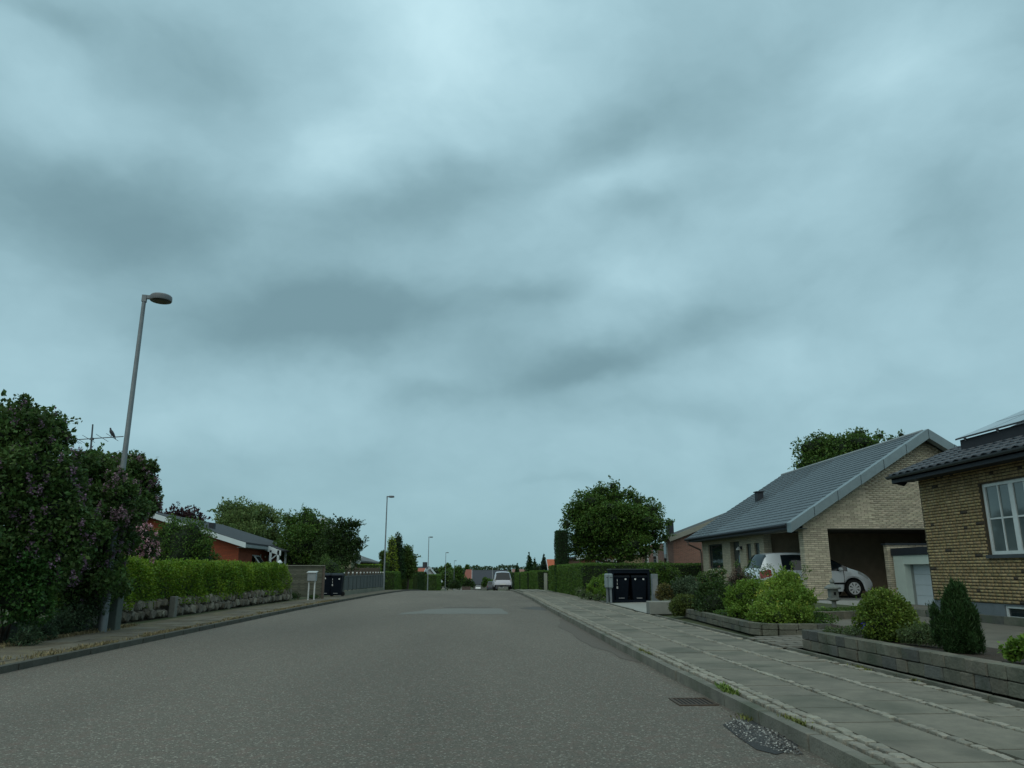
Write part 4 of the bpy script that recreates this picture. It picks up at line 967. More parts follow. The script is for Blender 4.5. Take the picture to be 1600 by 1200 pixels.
for x_ in (-tl/2, tl/2):
    for (yy_, h) in tv: V.append((x_, yy_, h+.018))
    for (yy_, h) in tv: V.append((x_, yy_, h))
k = nseg+1; Fq = []
for i in range(nseg): Fq += [(i, 2*k+i, 2*k+i+1, i+1), (k+i, k+i+1, 3*k+i+1, 3*k+i), (i, i+1, k+i+1, k+i), (2*k+i, 3*k+i, 3*k+i+1, 2*k+i+1)]
tme = mesh_from('tile', V, Fq, TILE, True)
rows = 6
for r_ in range(rows):
    for c_ in range(34):
        s_ = .33*r_+.17; x = ex-.03+s_*math.cos(pit); z = rzf(ex)+s_*math.sin(pit)+.012
        y = 17.8-c_*.3
        if y < 8.5: continue
        piece('tile', tme, hy, (x, y, z), (1,1,1), 0, 0, -pit+.06)
PAN = mat('solar_cell', (.02,.025,.035), (.015,.02,.03), rough=.03, spec=1.0, scale=2)
for i in range(4):
    ya = 16.75-i*2.2; x0 = 11.28
    def pp(s, y, o): return (x0+s*math.cos(pit), y, rzf(x0)+.2+s*math.sin(pit)+o)
    mb = MB(); mb.add([pp(0,ya-2.17,.12),pp(3.3,ya-2.17,.12),pp(3.3,ya,.12),pp(0,ya,.12),pp(0,ya-2.17,.155),pp(3.3,ya-2.17,.155),pp(3.3,ya,.155),pp(0,ya,.155)], [tuple(t_) for t_ in UF.tolist()])
    sp_ = mb.build('solar_panel', mat('panel_frame', (.02,.022,.026), None, rough=.4), hy)
    for a in range(2):
        for b in range(3):
            s0, s1 = .03+b*1.1, .03+b*1.1+1.04; y0_, y1_ = ya-.03-a*1.08, ya-.03-a*1.08-1.03
            MB().add([pp(s0,y1_,.157),pp(s1,y1_,.157),pp(s1,y0_,.157),pp(s0,y0_,.157)], [(0,1,2,3)]).build('cell_panel', PAN, sp_)
MB().box(11.36,11.40,8.2,16.7,rzf(11.4),rzf(11.4)+.27).build('panel_gap_shade', RD, hy)  # dark board added to stand in for the shade under the raised panels
for i in range(7): MB().beam((11.5,16.5-i*1.1,rzf(11.5)), (11.34,16.5-i*1.1,rzf(11.34)+.32), .04, .04).build('bracket', mat('aluminium', (.6,.6,.6), None, rough=.3, metal=.8), hy)
# ------------------------------------------------------------------ small white garage behind it
WG = mat('white_garage', (.55,.62,.56), (.50,.57,.52), rough=.6, scale=3)
WD = mat('garage_door_white', (.50,.56,.60), (.46,.52,.56), rough=.5, scale=3)
gr = thing('garage', 'low white garage with panelled door beside the yellow brick house', 'garage', (14.5, 22.2, .1))
GX = 13.7
DO = (20.4, 23.72, .16, 1.42)
wall(gr, 'wall', WG, 'x', GX, .2, 20.3, 24.3, .12, 1.70, [DO])
wall(gr, 'wall', WG, 'y', 24.3, .03, GX+.2, 15.6, .12, 1.68)
MB().box(GX-.05,15.6,20.2,24.33,1.702,1.93).build('fascia', DG, gr)
for i in range(4): MB().box(GX+.29,GX+.32,20.4,23.72,.16+i*.32,.472+i*.32).build('door_panel', WD, gr)
MB().box(GX+.201,GX+.29,23.721,23.77,.16,1.44).build('door_jamb', mat('jamb_grey', (.3,.33,.31), None, rough=.6), gr)
for i in range(9): MB().box(GX-.014,GX-.002,23.76,24.28,.2+i*.166,.36+i*.166).build('cladding_board', WG, gr)
MB().box(GX+.25,GX+.285,21.05,21.2,.32,.36).build('handle', DG, gr)
bw = thing('garden_wall', 'sand brick wall with dark coping behind the white garage', 'wall', (15.2, 24.15, .1))
wall(bw, 'wall', MORT2, 'y', 24.37, .2, 13.57, 17.5, .1, 2.04)
bricks(bw, sbm, SB, 'y', 24.37, -1, 13.57, 16.6, .12, 2.03, lambda u, z: True, cap=200)
bricks(bw, sbm, SB, 'x', 13.57, -1, 24.34, 24.57, .12, 2.03, lambda u, z: True, cap=60)
MB().box(13.5,17.5,24.32,24.6,2.045,2.10).build('coping', DG, bw)

# ------------------------------------------------------------------ grey roofed house with open carport
def brickmat(name, c1, c2, mo, rough=.9):
    m = mat(name, c1, c2, rough=rough); nt = m.node_tree; N = nt.nodes; L = nt.links
    b = N['Principled BSDF']; g_ = N.new('ShaderNodeNewGeometry'); s_ = N.new('ShaderNodeSeparateXYZ'); L.new(g_.outputs['Position'], s_.inputs[0])
    a_ = N.new('ShaderNodeMath'); L.new(s_.outputs[0], a_.inputs[0]); L.new(s_.outputs[1], a_.inputs[1]); cb = N.new('ShaderNodeCombineXYZ'); L.new(a_.outputs[0], cb.inputs[0]); L.new(s_.outputs[2], cb.inputs[1])
    t = N.new('ShaderNodeTexBrick'); L.new(cb.outputs[0], t.inputs['Vector']); t.inputs['Scale'].default_value = 1; t.inputs['Brick Width'].default_value = .24; t.inputs['Row Height'].default_value = .0667; t.inputs['Mortar Size'].default_value = .009
    t.inputs['Color1'].default_value = (*c1,1); t.inputs['Color2'].default_value = (*c2,1); t.inputs['Mortar'].default_value = (*mo,1); t.inputs['Mortar Smooth'].default_value = .3
    bp = N.new('ShaderNodeBump'); bp.inputs['Strength'].default_value = .6; bp.inputs['Distance'].default_value = .01; bp.invert = True; L.new(t.outputs['Fac'], bp.inputs['Height']); L.new(bp.outputs[0], b.inputs['Normal'])
    L.new(t.outputs['Color'], b.inputs['Base Color']); return m
SBT = brickmat('sand_brick_wall', (.48,.42,.30), (.37,.325,.24), (.27,.245,.19))
DARKIN = mat('carport_timber', (.20,.195,.17), (.15,.15,.13), rough=.9, scale=4)
hg = thing('house', 'sand brick house with grey slate roof and open carport', 'house', (15, 30, .15))
AX, RX, EX2 = 10.35, 15.33, 20.3
RSL = (5.83-2.73)/(RX-AX); ang = math.atan(RSL)
def hz_(x): return 2.73+RSL*(x-AX) if x < RX else 2.73+RSL*(EX2-x)
YN, YF = 24.12, 36.35; GW = 24.65; FL = .32
OPN = (11.77, 16.9, FL, 2.57)
wall(hg, 'gable_wall', MORT2, 'y', GW, .33, 10.93, 19.75, FL, 2.66, [OPN])
MB().prism([(10.93,GW,2.66),(19.75,GW,2.66),(RX,GW,hz_(RX)-.13)], (0,.33,0)).build('gable_wall', MORT2, hg)
okg = lambda u, z: (not (OPN[0]-.005 < u < OPN[1] and z < OPN[3])) and z < hz_(u)-.17
bricks(hg, sbm, SB, 'y', GW, -1, 10.93, 19.7, FL+.005, 5.7, okg, cap=300)
bricks(hg, sbm, SB, 'x', 10.93, -1, GW-.028, GW+.33, FL+.005, 2.6, lambda u, z: True, cap=80)
wall(hg, 'beam', SBT, 'x', 10.96, .3, GW+.33, 28.3, 2.57, 2.68)
SO = [(33.12,35.1,1.32,2.4),(30.95,32.08,FL,2.42),(29.64,30.2,1.5,2.28),(28.75,29.28,1.5,2.28)]
wall(hg, 'side_wall', SBT, 'x', 11.0, .3, 28.3, 36.05, FL, 2.66, SO)
wall(hg, 'far_gable', SBT, 'y', 36.05, -.3, 11.301, 19.75, FL, 2.66)
MB().prism([(11,36.05,2.66),(19.75,36.05,2.66),(RX,36.05,hz_(RX)-.13)], (0,-.3,0)).build('far_gable', SBT, hg)
wall(hg, 'partition', mat('carport_brick', (.42,.33,.23), (.33,.26,.18), rough=.9, scale=4), 'y', 28.6, .2, 11.301, 19.5, FL, 2.62)
wall(hg, 'back_wall', DARKIN, 'x', 17.3, .2, GW+.33, 28.6, FL, 2.62)
MB().box(11.0,19.5,GW+.33,36.0,2.62,2.655).build('ceiling', DARKIN, hg)
MB().box(10.93,19.7,GW-.06,36.05,.1,FL-.003).build('plinth', mat('plinth_concrete', (.20,.21,.20), (.15,.155,.15), rough=.9, scale=4), hg)
MB().box(10.86,19.7,GW-.16,GW-.065,.1,FL-.03).build('plinth_step', mat('plinth_concrete_pale', (.5,.52,.51), (.42,.44,.43), rough=.9, scale=4), hg)
DFR = mat('frame_dark', (.05,.055,.05), None, rough=.5)
window(hg, 'x', 11.0, -1, *SO[0], nu=1, nz=1, frame=DFR, glass=GLASS_D, deep=.06, fw=.05, sill=SB)
window(hg, 'x', 11.0, -1, *SO[2], nu=1, nz=1, frame=DFR, glass=GLASS, deep=.06, fw=.04)
window(hg, 'x', 11.0, -1, *SO[3], nu=1, nz=1, frame=DFR, glass=GLASS, deep=.06, fw=.04)
MB().box(11.16,11.2,30.95,32.08,FL,2.42).build('door', mat('door_dark', (.045,.05,.04), (.035,.04,.035), rough=.5, scale=4), hg)
MB().box(11.15,11.157,31.05,31.5,FL+.2,2.3).build('door_pane', GLASS_D, hg)
wlp = MB().box(10.93,11.0,30.62,30.72,2.08,2.2); wlo = wlp.build('wall_lamp', DG, hg); MB().lathe([(.02,.10),(.10,0),(.11,-.03)], (10.86,30.67,2.08), 10).build('lamp_shade', mat('shade_white', (.5,.52,.5), None, rough=.4), wlo)
# roof
RU = mat('slate_under', (.10,.115,.125), None, rough=.8)
SLT = mat('roof_slate', (.072,.094,.108), (.055,.073,.086), rough=.5, scale=6, bump=.15, objrand=.09, island=.09, spec=.5)
MB().prism([(AX,YN,hz_(AX)-.02),(RX,YN,hz_(RX)-.02),(RX,YN,hz_(RX)-.13),(AX,YN,hz_(AX)-.13)], (0,YF-YN,0)).build('roof', RU, hg)
MB().prism([(EX2,YN,hz_(EX2)-.02),(RX,YN,hz_(RX)-.02),(RX,YN,hz_(RX)-.13),(EX2,YN,hz_(EX2)-.13)], (0,YF-YN,0)).build('roof', SLT, hg)
slm = [stone_mesh('slate', SLT, .0, .01, 100+i) for i in range(3)]
SLEN = (RX-AX)/math.cos(ang); nr = 24; slrest = []; e_ = SLEN/nr
for r_ in range(nr):
    c_ = 0; y = YN+.30-(.3 if r_ % 2 else 0)
    while y < YF:
        a_, b_ = max(y, YN+.3), min(y+.6, YF-.02); y += .6
        if b_-a_ < .1: continue
        s_ = (r_+.5)*e_+.02; x = AX+s_*math.cos(ang); z = hz_(AX)+s_*math.sin(ang)+.005
        slrest.append(((x, (a_+b_)/2, z), (e_+.04, b_-a_-.01, .019)))
slrest.sort(key=lambda t: (Vector(t[0])-Vector((0,0,EYE))).length)
for c_, (c, s) in enumerate(slrest[:300]): piece('slate', slm[c_ % 3], hg, c, s, 0, 0, -ang+.06)
many_boxes('slates_far', SLT, hg, [t[0] for t in slrest[300:]], [t[1] for t in slrest[300:]], ry=-ang+.06)
VG = mat('verge_metal', (.20,.26,.28), (.165,.215,.235), rough=.45, scale=4, metal=.1)
def verge(xa, xb, yv):
    n_ = 6
    for i in range(n_):
        a_ = xa+(xb-xa)*i/n_; b_ = xa+(xb-xa)*(i+1)/n_; d_ = (1 if xb > xa else -1)*.011
        za, zb = hz_(a_), hz_(b_ if abs(b_-RX) > 1e-6 else RX)
        MB().add([(a_+d_,yv,za-.28),(b_-d_,yv,zb-.28),(b_-d_,yv+.33,zb-.25),(a_+d_,yv+.33,za-.25),(a_+d_,yv,za+.045),(b_-d_,yv,zb+.045),(b_-d_,yv+.33,zb+.045),(a_+d_,yv+.33,za+.045)], [tuple(t_) for t_ in UF.tolist()]).build('verge_panel', VG, hg)
verge(AX-.05, RX, YN-.03); verge(EX2+.05, RX, YN-.03)
MB().tube([(RX,YN+.3,hz_(RX)+.02),(RX,YF,hz_(RX)+.02)], .06, 8).build('ridge_cap', mat('ridge_grey', (.30,.33,.34), None, rough=.6), hg)
MB().box(AX+.0,10.99,YN+.3,YF-.1,2.56,2.585).build('soffit', mat('soffit_grey', (.12,.13,.13), None, rough=.8), hg)
MB().box(AX-.01,AX+.015,YN+.3,YF-.02,2.55,2.70).build('fascia', DG, hg)
MB().tube([(AX-.06,YN+.3,2.68),(AX-.06,YF,2.68)], .055, 8).build('gutter', DG, hg)
MB().tube([(AX-.06,35.9,2.66),(AX-.06,35.9,2.45),(10.9,36.0,2.2),(10.93,36.0,2.0),(10.93,36.0,.2)], .04, 8).build('downpipe', mat('pipe_brown', (.13,.10,.085), None, rough=.6), hg)
vx = 12.87; vv = MB().box(vx-.14,vx+.14,33.05,33.35,hz_(vx)-.1,hz_(vx)+.34).build('roof_vent', DG, hg); MB().box(vx-.18,vx+.18,33.0,33.4,hz_(vx)+.345,hz_(vx)+.39).build('vent_cap', DG, vv)
# ------------------------------------------------------------------ stone lantern on the garden edge
p = at(1303, 940, 19.8); LST = mat('lantern_stone', (.20,.215,.20), (.14,.155,.145), rough=.95, scale=12, bump=.5)
lt = thing('stone_lantern', 'grey stone garden lantern in front of the carport pillar', 'lantern', (p.x, 19.8, .14))
z0 = .14
for nm, pr in (('foot', [(.13,0),(.13,.1),(.075,.14)]),('post', [(.07,.14),(.065,.36)]),('plate', [(.09,.36),(.19,.40),(.19,.45),(.11,.47)])): MB().lathe(pr, (p.x,19.8,z0), 12).build(nm, LST, lt, smooth=True)
MB().box(p.x-.115,p.x+.115,19.685,19.915,z0+.47,z0+.70).build('light_box', LST, lt)
MB().box(p.x-.035,p.x+.035,19.678,19.684,z0+.54,z0+.63).build('opening', mat('opening_shade', (.01,.012,.012), None), lt)  # dark plate on the solid box, painted as the shade of a hollow
lt.scale = (.86,.86,.86)
MB().lathe([(.13,.70),(.235,.72),(.235,.76),(.15,.83),(.06,.86),(.05,.89),(.075,.93),(.05,.99),(.012,1.03)], (p.x,19.8,z0), 14).build('roof', LST, lt, smooth=True)
# ------------------------------------------------------------------ block walls of the front gardens
BLK = [mat('garden_block_'+n, c, c2, rough=.95, scale=9, bump=.7, bscale=35, objrand=.14, island=.14, col3=(.075,.085,.06)) for n, c, c2 in (('green',(.155,.15,.115),(.10,.10,.078)),('grey',(.135,.135,.12),(.09,.092,.082)),('dark',(.095,.095,.085),(.06,.062,.055)),('brown',(.165,.15,.115),(.115,.108,.085)))]
blm = [stone_mesh('block', BLK[[0,0,1,3,0,2][i % 6]], .022, .10, 120+i) for i in range(12)]
def block_wall(t, path, th, courses, ch, zf, l0=.2, l1=.36, seed=1):
    rr = random.Random(seed)
    for k in range(courses):
        for (a, b) in zip(path, path[1:]):
            a = Vector(a); b = Vector(b); d = b-a; Ln = d.length; d.normalize(); nrm = Vector((-d.y, d.x)); s = -rr.random()*.1*0
            an = math.atan2(d.y, d.x); s = 0
            while s < Ln-.02:
                l = min(rr.uniform(l0, l1), Ln-s); 
                if Ln-s-l < .1: l = Ln-s
                c = a+d*(s+l/2)+nrm*(rr.uniform(-.008,.008)+k*0.0); z = zf(c.y)+k*ch+ch/2
                piece('block', rr.choice(blm), t, (c.x, c.y, z), (l-.01, th, ch-.008), an+rr.uniform(-.02,.02)); s += l
w2 = thing('planter_wall', 'nearest garden wall of two courses of grey green blocks, lower right', 'wall', (4.95, 8, .1))
block_wall(w2, [(6.3,11.28),(5.05,11.28)], .17, 2, .137, lambda y: .1, seed=2)
block_wall(w2, [(4.965,11.36),(4.955,9.5),(4.96,7),(4.98,3.2)], .18, 2, .137, lambda y: .1, seed=3)
sheet('planting_bed', SOIL, [(5.03,11.2,.34),(5.03,3.0,.34),(6.35,3.0,.30),(6.35,11.2,.30)])
w1 = thing('planter_wall', 'farther garden wall of grey blocks rounding the corner of the driveway', 'wall', (5.2, 16, .1))
block_wall(w1, [(5.42,19.75),(5.30,17.5),(5.15,14.6),(5.12,14.0),(5.2,13.72),(5.42,13.58),(6.35,13.55)], .14, 2, .105, lambda y: .1, seed=4)
sheet('planting_bed', SOIL, [(5.48,19.7,.27),(5.36,17.5,.27),(5.21,14.2,.27),(5.45,13.66,.27),(6.9,13.7,.2),(7.4,16.5,.18),(7.6,19.5,.2)])
w3 = thing('terrace_wall', 'low block edging of the terrace in front of the stone lantern', 'wall', (8.6, 17.2, .13))
block_wall(w3, [(7.35,16.7),(9.0,17.25),(10.3,18.05)], .14, 1, .19, lambda y: .16, seed=5)
w4 = thing('path_edging', 'long low grey edging running below the basement window', 'wall', (10.2, 11, .15))
block_wall(w4, [(10.32,17.9),(10.32,4.5)], .12, 1, .16, lambda y: .2, l0=.5, l1=.8, seed=6)
sheet('planting_bed', GARDEN, [(7.4,16.9,.30),(9.0,17.4,.31),(10.3,18.2,.31),(10.8,24.4,.26),(8.2,22,.2),(7.6,19.5,.2)])
top('concrete_block', MB().box(4.75,6.55,20.5,20.92,.09,.43), mat('concrete_pale', (.22,.225,.20), (.16,.165,.15), rough=.9, scale=3, bump=.4, col3=(.13,.135,.12)), 'pale low concrete block wall beside the concrete parking spot', 'wall', bevel=.02)
gpp = at(1023,920,26); pz = .1
gp_ = thing('meter_post', 'grey square meter post right of the dark bin shelter', 'post', (gpp.x, 26, .09))
MB().box(gpp.x-.10,gpp.x+.10,25.9,26.1,.08,1.12).build('post', GALV, gp_, bevel=.01)
MB().box(gpp.x-.085,gpp.x+.085,25.885,25.898,.45,.96).build('hatch', mat('hatch_grey', (.21,.225,.23), None, rough=.6), gp_)
# ------------------------------------------------------------------ bin shelter with two bins, mailboxes
SH = mat('shelter_dark', (.008,.013,.02), (.006,.010,.015), rough=.8, scale=4, spec=.08)
sx0, sx1 = at(957,940,28).x, at(1017,940,28).x
s = thing('bin_shelter', 'dark bin shelter with lid roof housing two bins', 'bin shelter', ((sx0+sx1)/2, 28.4, .1))
MB().box(sx0,sx0+.08,28.0,28.85,.11,1.26).build('side_panel', SH, s); MB().box(sx1-.08,sx1,28.0,28.85,.11,1.26).build('side_panel', SH, s)
MB().box(sx0+.08,sx1-.08,28.8,28.85,.11,1.26).build('back_panel', SH, s); MB().box(sx0+.08,sx1-.08,28.02,28.06,.11,.2).build('sill_board', SH, s)
MB().box(sx0-.02,sx1+.02,27.97,28.88,1.262,1.30).build('roof', mat('shelter_roof', (.03,.04,.045), None, rough=.5), s)
MB().box(sx0+.081,sx1-.081,28.0,28.04,1.14,1.258).build('front_rail', SH, s)
cxs = (sx0+sx1)/2
wheelie_bin(cxs-.33, 28.42, .11, 'left bin in the dark shelter, numbered 118', 'bins in the dark shelter', digits='118', marks=[(.15,.82)], h=1.0, w=.58)
wheelie_bin(cxs+.33, 28.42, .11, 'right bin in the dark shelter, with two small white stickers', 'bins in the dark shelter', marks=[(-.15,.82),(.15,.82)], h=1.0, w=.58)
for i, (px, yb_, lb) in enumerate(((948.2,27.7,'left one of two rounded pale mailboxes on the bin shelter side'),(953.6,27.5,'right one of two rounded pale mailboxes on the bin shelter side'))):
    q = at(px, 905, yb_); m_ = thing('mailbox', lb, 'mailbox', (q.x, yb_, .1), 0, 'mailboxes beside the bin shelter')
    MB().box(q.x-.07,q.x+.07,yb_-.16,yb_+.16,.62,1.13).build('box', mat('mailbox_teal_grey', (.22,.27,.28), None, rough=.5), m_, bevel=.04)
    MB().box(q.x-.035,q.x+.035,yb_-.03,yb_+.03,.08,.63).build('leg', GALV, m_)
    MB().box(q.x-.05,q.x+.05,yb_-.165,yb_-.161,.98,1.0).build('slot', DG, m_)
# ------------------------------------------------------------------ right vegetation
plant('box_shrub', 'rounded yellow green box shrub behind the nearest block wall', 'bush', (5.45,10.0,.32), [(5.45,10.0,.62,.36,.36,.33),(5.33,9.85,.55,.28,.28,.25),(5.6,10.1,.6,.25,.25,.27),(5.4,10.0,.78,.22,.22,.2),(5.5,9.9,.48,.34,.34,.2)], leafmat('box_leaf', (.13,.19,.03), (.09,.15,.022), .4), .036, 17500, 60, sprigs=(80,.07), spray=1, core=.75, coremat=L_DARKIN, shell=.35, flowers=[('shoots', L_YEL, 16, .03, 14)])
CF = leafmat('conifer_green', (.028,.065,.018), (.038,.085,.022), .35)
cl = [(5.62,8.45,.5,.27,.27,.24),(5.62,8.45,.68,.24,.24,.22),(5.6,8.45,.85,.17,.17,.17),(5.66,8.45,.93,.08,.08,.12),(5.54,8.42,.9,.08,.08,.1),(5.5,8.4,.6,.18,.18,.25),(5.75,8.5,.6,.17,.17,.25),(5.42,8.45,.55,.14,.14,.2),(5.36,8.6,.62,.09,.09,.18),(5.78,8.4,.48,.16,.16,.18)]
plant('dwarf_conifer', 'pointed dark green dwarf conifer behind the nearest block wall', 'bush', (5.43,8.45,.32), [(5.43+(c[0]-5.62)*.68,c[1],c[2],c[3]*.56,c[4]*.65,c[5]*1.32) for c in cl]+[(5.37,8.4,.96,.04,.04,.14),(5.49,8.42,.92,.05,.05,.15),(5.31,8.45,.78,.05,.05,.18),(5.54,8.45,.78,.05,.05,.17)], CF, .06, 24000, 61, sprigs=(120,.11), spray=3, core=.7, coremat=L_DARKIN, shell=.35, aspect=.16, droop=-1.3)
plant('leafy_plant', 'small broad leaved green plant at the right edge behind the nearest wall', 'plant', (5.45,7.35,.33), [(5.42,7.35,.50,.14,.14,.12),(5.55,7.25,.48,.14,.14,.1),(5.33,7.5,.44,.10,.10,.10),(5.5,6.95,.46,.17,.17,.12),(5.4,7.05,.42,.12,.12,.1)], L_BRIGHT, .055, 1700, 62, sprigs=(25,.08), core=.6, coremat=L_DARKIN)
plant('spiky_plant', 'small grey green plant with pale stalks between box shrub and conifer', 'plant', (5.45,9.15,.33), [(5.42,9.2,.46,.15,.15,.13),(5.5,9.0,.44,.14,.14,.12),(5.36,9.35,.42,.12,.12,.12)], leafmat('grey_leaf', (.11,.15,.06), (.08,.12,.045), .4), .045, 1900, 63, sprigs=(40,.14), core=.5, coremat=L_DARKIN, aspect=.3)
plant('low_plant', 'tiny flowering ground plants at the far corner of the nearest planter', 'plant', (5.2,10.9,.33), [(5.15,10.9,.38,.14,.2,.06),(5.3,10.6,.38,.12,.2,.07),(5.45,10.95,.38,.2,.16,.07)], leafmat('grey_leaf', (.11,.15,.06), (.08,.12,.045), .4), .03, 1300, 64, core=0, flowers=[('blossom', mat('tiny_white', (.6,.62,.58), None), 5, .01, 5)])
ir = plant('iris', 'blue violet iris flower in front of the box shrub', 'flower', (5.13,9.95,.33), [(5.13,9.95,.42,.05,.05,.08)], L_MID, .07, 90, 65, core=0, aspect=.15)
P = np.random.RandomState(1).normal(size=(46,3))*np.array([.018,.018,.02])+np.array([5.11,9.93,.53]); link(bpy.data.objects.new('petals', leaf_mesh('petals', mat('violet_petal', (.10,.09,.55), (.15,.12,.7), rough=.6), P, .035, np.random.RandomState(2), off=(5.13,9.95,.33), aspect=.8)), ir)
def rock_rose():
    t = plant('flowering_bush', 'big yellow green bush with small white flowers at the driveway corner', 'bush', (6.0,14.6,.24), [C(1222,935,14.7,32),C(1205,950,14.5,26),C(1245,945,14.6,26),C(1225,915,14.9,22),C(1190,962,14.3,18),C(1250,962,14.2,20),C(1262,940,14.9,12),C(1215,965,14.1,22),C(1240,920,15,14),C(1200,925,15,16),C(1232,905,15.1,12)], leafmat('rose_leaf', (.13,.235,.035), (.22,.32,.045), .35), .042, 21000, 66, sprigs=(110,.26), spray=4, core=.5, coremat=L_HEDGE_IN, flowers=[('white_flower', mat('white_petal', (.72,.74,.66), None, rough=.7), 34, .016, 6),('yellow_flower', mat('yellow_petal', (.38,.38,.05), (.3,.34,.05), rough=.7), 40, .035, 12)])
rock_rose()
plant('bright_bush', 'fresh green bush left of the big flowering bush', 'bush', (5.75,15.9,.24), [C(1160,938,16,24),C(1180,930,16,22),C(1148,945,16,16),C(1172,950,15.8,22),C(1190,920,16.2,14),C(1165,920,16.2,14),C(1150,958,15.6,12)], L_BRIGHT, .045, 12000, 67, sprigs=(80,.2), spray=4, core=.65, coremat=L_DARKIN)
plant('dark_bush', 'dark green bush with red tips between fresh green bush and dome shrub', 'bush', (5.9,18,.24), [C(1118,935,18,24),C(1100,940,18.2,17),C(1135,930,18,18),C(1115,950,17.8,24),C(1122,915,18.2,13),C(1105,922,18.2,10)], L_DARK, .05, 9500, 68, sprigs=(60,.2), spray=3, core=.7, coremat=L_DARKIN, stems=2)
plant('dome_shrub', 'low olive dome shrub overhanging the end of the block wall', 'bush', (5.3,19.2,.1), [C(1070,945,19.3,20,.26),C(1058,950,19.2,12,.2),C(1083,945,19.3,13,.24)], leafmat('olive_leaf', (.10,.13,.03), (.075,.11,.022), .35), .04, 6500, 69, sprigs=(40,.1), core=.75, coremat=L_DARKIN, shell=.3)
plant('grey_shrub', 'tall thin twiggy shrub with pink flowers before the silver car', 'bush', (7.0,17.8,.24), [C(1185,900,18,16),C(1168,895,18,10),C(1200,890,18.3,10),C(1150,880,18.2,6),C(1175,880,18.3,6),C(1260,890,18,8),C(1240,880,18,6)], L_MID, .04, 800, 70, core=0, stems=9)
plant('barberry', 'reddish brown low shrub by the house wall behind the dark bush', 'bush', (8.5,26,.15), [C(1155,902,26,14),C(1165,908,26,14),C(1145,912,26,12),C(1105,908,27,8)], mat('barberry_leaf', (.09,.05,.045), (.07,.06,.035), rough=.8, scale=3, island=.4), .06, 1500, 71, core=.5, coremat=L_DARKIN)
plant('rose_bush', 'rose bush with pale salmon flowers left of the house door', 'bush', (7.9,24,.15), [C(1115,900,25,12),C(1128,895,25,9),C(1100,905,25,12),C(1120,912,25,16)], L_MID, .06, 1500, 72, core=.5, coremat=L_DARKIN, flowers=[('blossom', mat('salmon_petal', (.5,.25,.2), None), 10, .03, 6)])
plant('garden_shrub', 'mixed green shrub behind the dome shrub, with pale stalks', 'bush', (6.6,24,.15), [C(1065,920,25,14),C(1080,915,26,14),C(1050,925,25,9),C(1090,925,24,12)], leafmat('greyish_leaf', (.06,.09,.05), (.08,.12,.06), .4), .07, 3500, 73, sprigs=(50,.3), spray=3, core=.5, coremat=L_DARKIN)
plant('red_tip_shrub', 'small orange brown tipped shrub right of the meter post', 'bush', (6.6,25,.15), [C(1038,922,25,11),C(1045,928,25,9),C(1032,930,25,8)], leafmat('rusty_leaf', (.15,.10,.035), (.10,.11,.03), .4), .06, 1500, 74, core=.6, coremat=L_DARKIN)
plant('leafy_tree_branch', 'light bushy shrub behind the meter post against the far hedge', 'bush', (7.6,33,.1), [C(1020,895,33,16),C(1035,890,33,14),C(1008,900,33,14),C(1050,900,33,14),C(1025,910,33,18),C(998,895,33,8)], L_TREE, .08, 3500, 75, core=.5, coremat=L_DARKIN)
plant('flower_bed_bush', 'yellow green bush left of the mailboxes and bin shelter', 'bush', (4.95,30.5,.1), [C(932,915,31,12),C(942,920,31,10),C(925,925,31,9),C(938,930,30.5,12),C(945,905,31.5,8)], L_BRIGHT, .06, 3500, 76, sprigs=(40,.25), spray=3, core=.5, coremat=L_DARKIN, flowers=[('shoots', L_YEL, 8, .05, 14)])
plant('flower_bed_bush', 'low grey flowering plants at the pavement edge left of the shelter', 'bush', (4.9,30,.1), [C(912,930,31.5,8),C(922,934,30.5,9),C(935,938,29.5,9),C(905,925,32.5,7)], leafmat('grey_leaf', (.11,.15,.06), (.08,.12,.045), .4), .05, 1500, 77, core=.4, coremat=L_DARKIN, flowers=[('blossom', FL_PALE, 10, .03, 5)])
plant('ground_cover', 'low green plants spreading around the foot of the stone lantern', 'plant', (9.0,18.6,.28), [(8.4,18.0,.30,.5,.4,.06),(9.3,18.4,.31,.6,.35,.05),(9.9,18.9,.31,.4,.4,.06),(8.0,17.3,.3,.4,.3,.08)], L_MID, .05, 5000, 92, core=.5, coremat=L_DARKIN, spray=3)
plant('ground_cover', 'small mixed plants at the foot of the farther block wall bushes', 'plant', (5.9,16.6,.25), [(5.6,16.9,.3,.25,.5,.09),(5.5,14.6,.3,.2,.4,.08),(6.4,14.2,.27,.4,.25,.10),(6.9,15.2,.28,.4,.5,.12)], L_TREE, .04, 3500, 93, core=.5, coremat=L_DARKIN, spray=3)
bmr = MB(); rk = random.Random(9)
for c in ((6.9,23.6,.22),(6.3,24.2,.18)):
    b_ = MB(); blob_mesh(b_, c, (.28,.2,.16), 2, rk); top('garden_rock', b_, FIELD[2], 'pale rounded rock in the bed behind the dome shrub' if c[0] > 6.5 else 'small rounded rock by the meter post', 'rock', group='garden rocks', smooth=True)
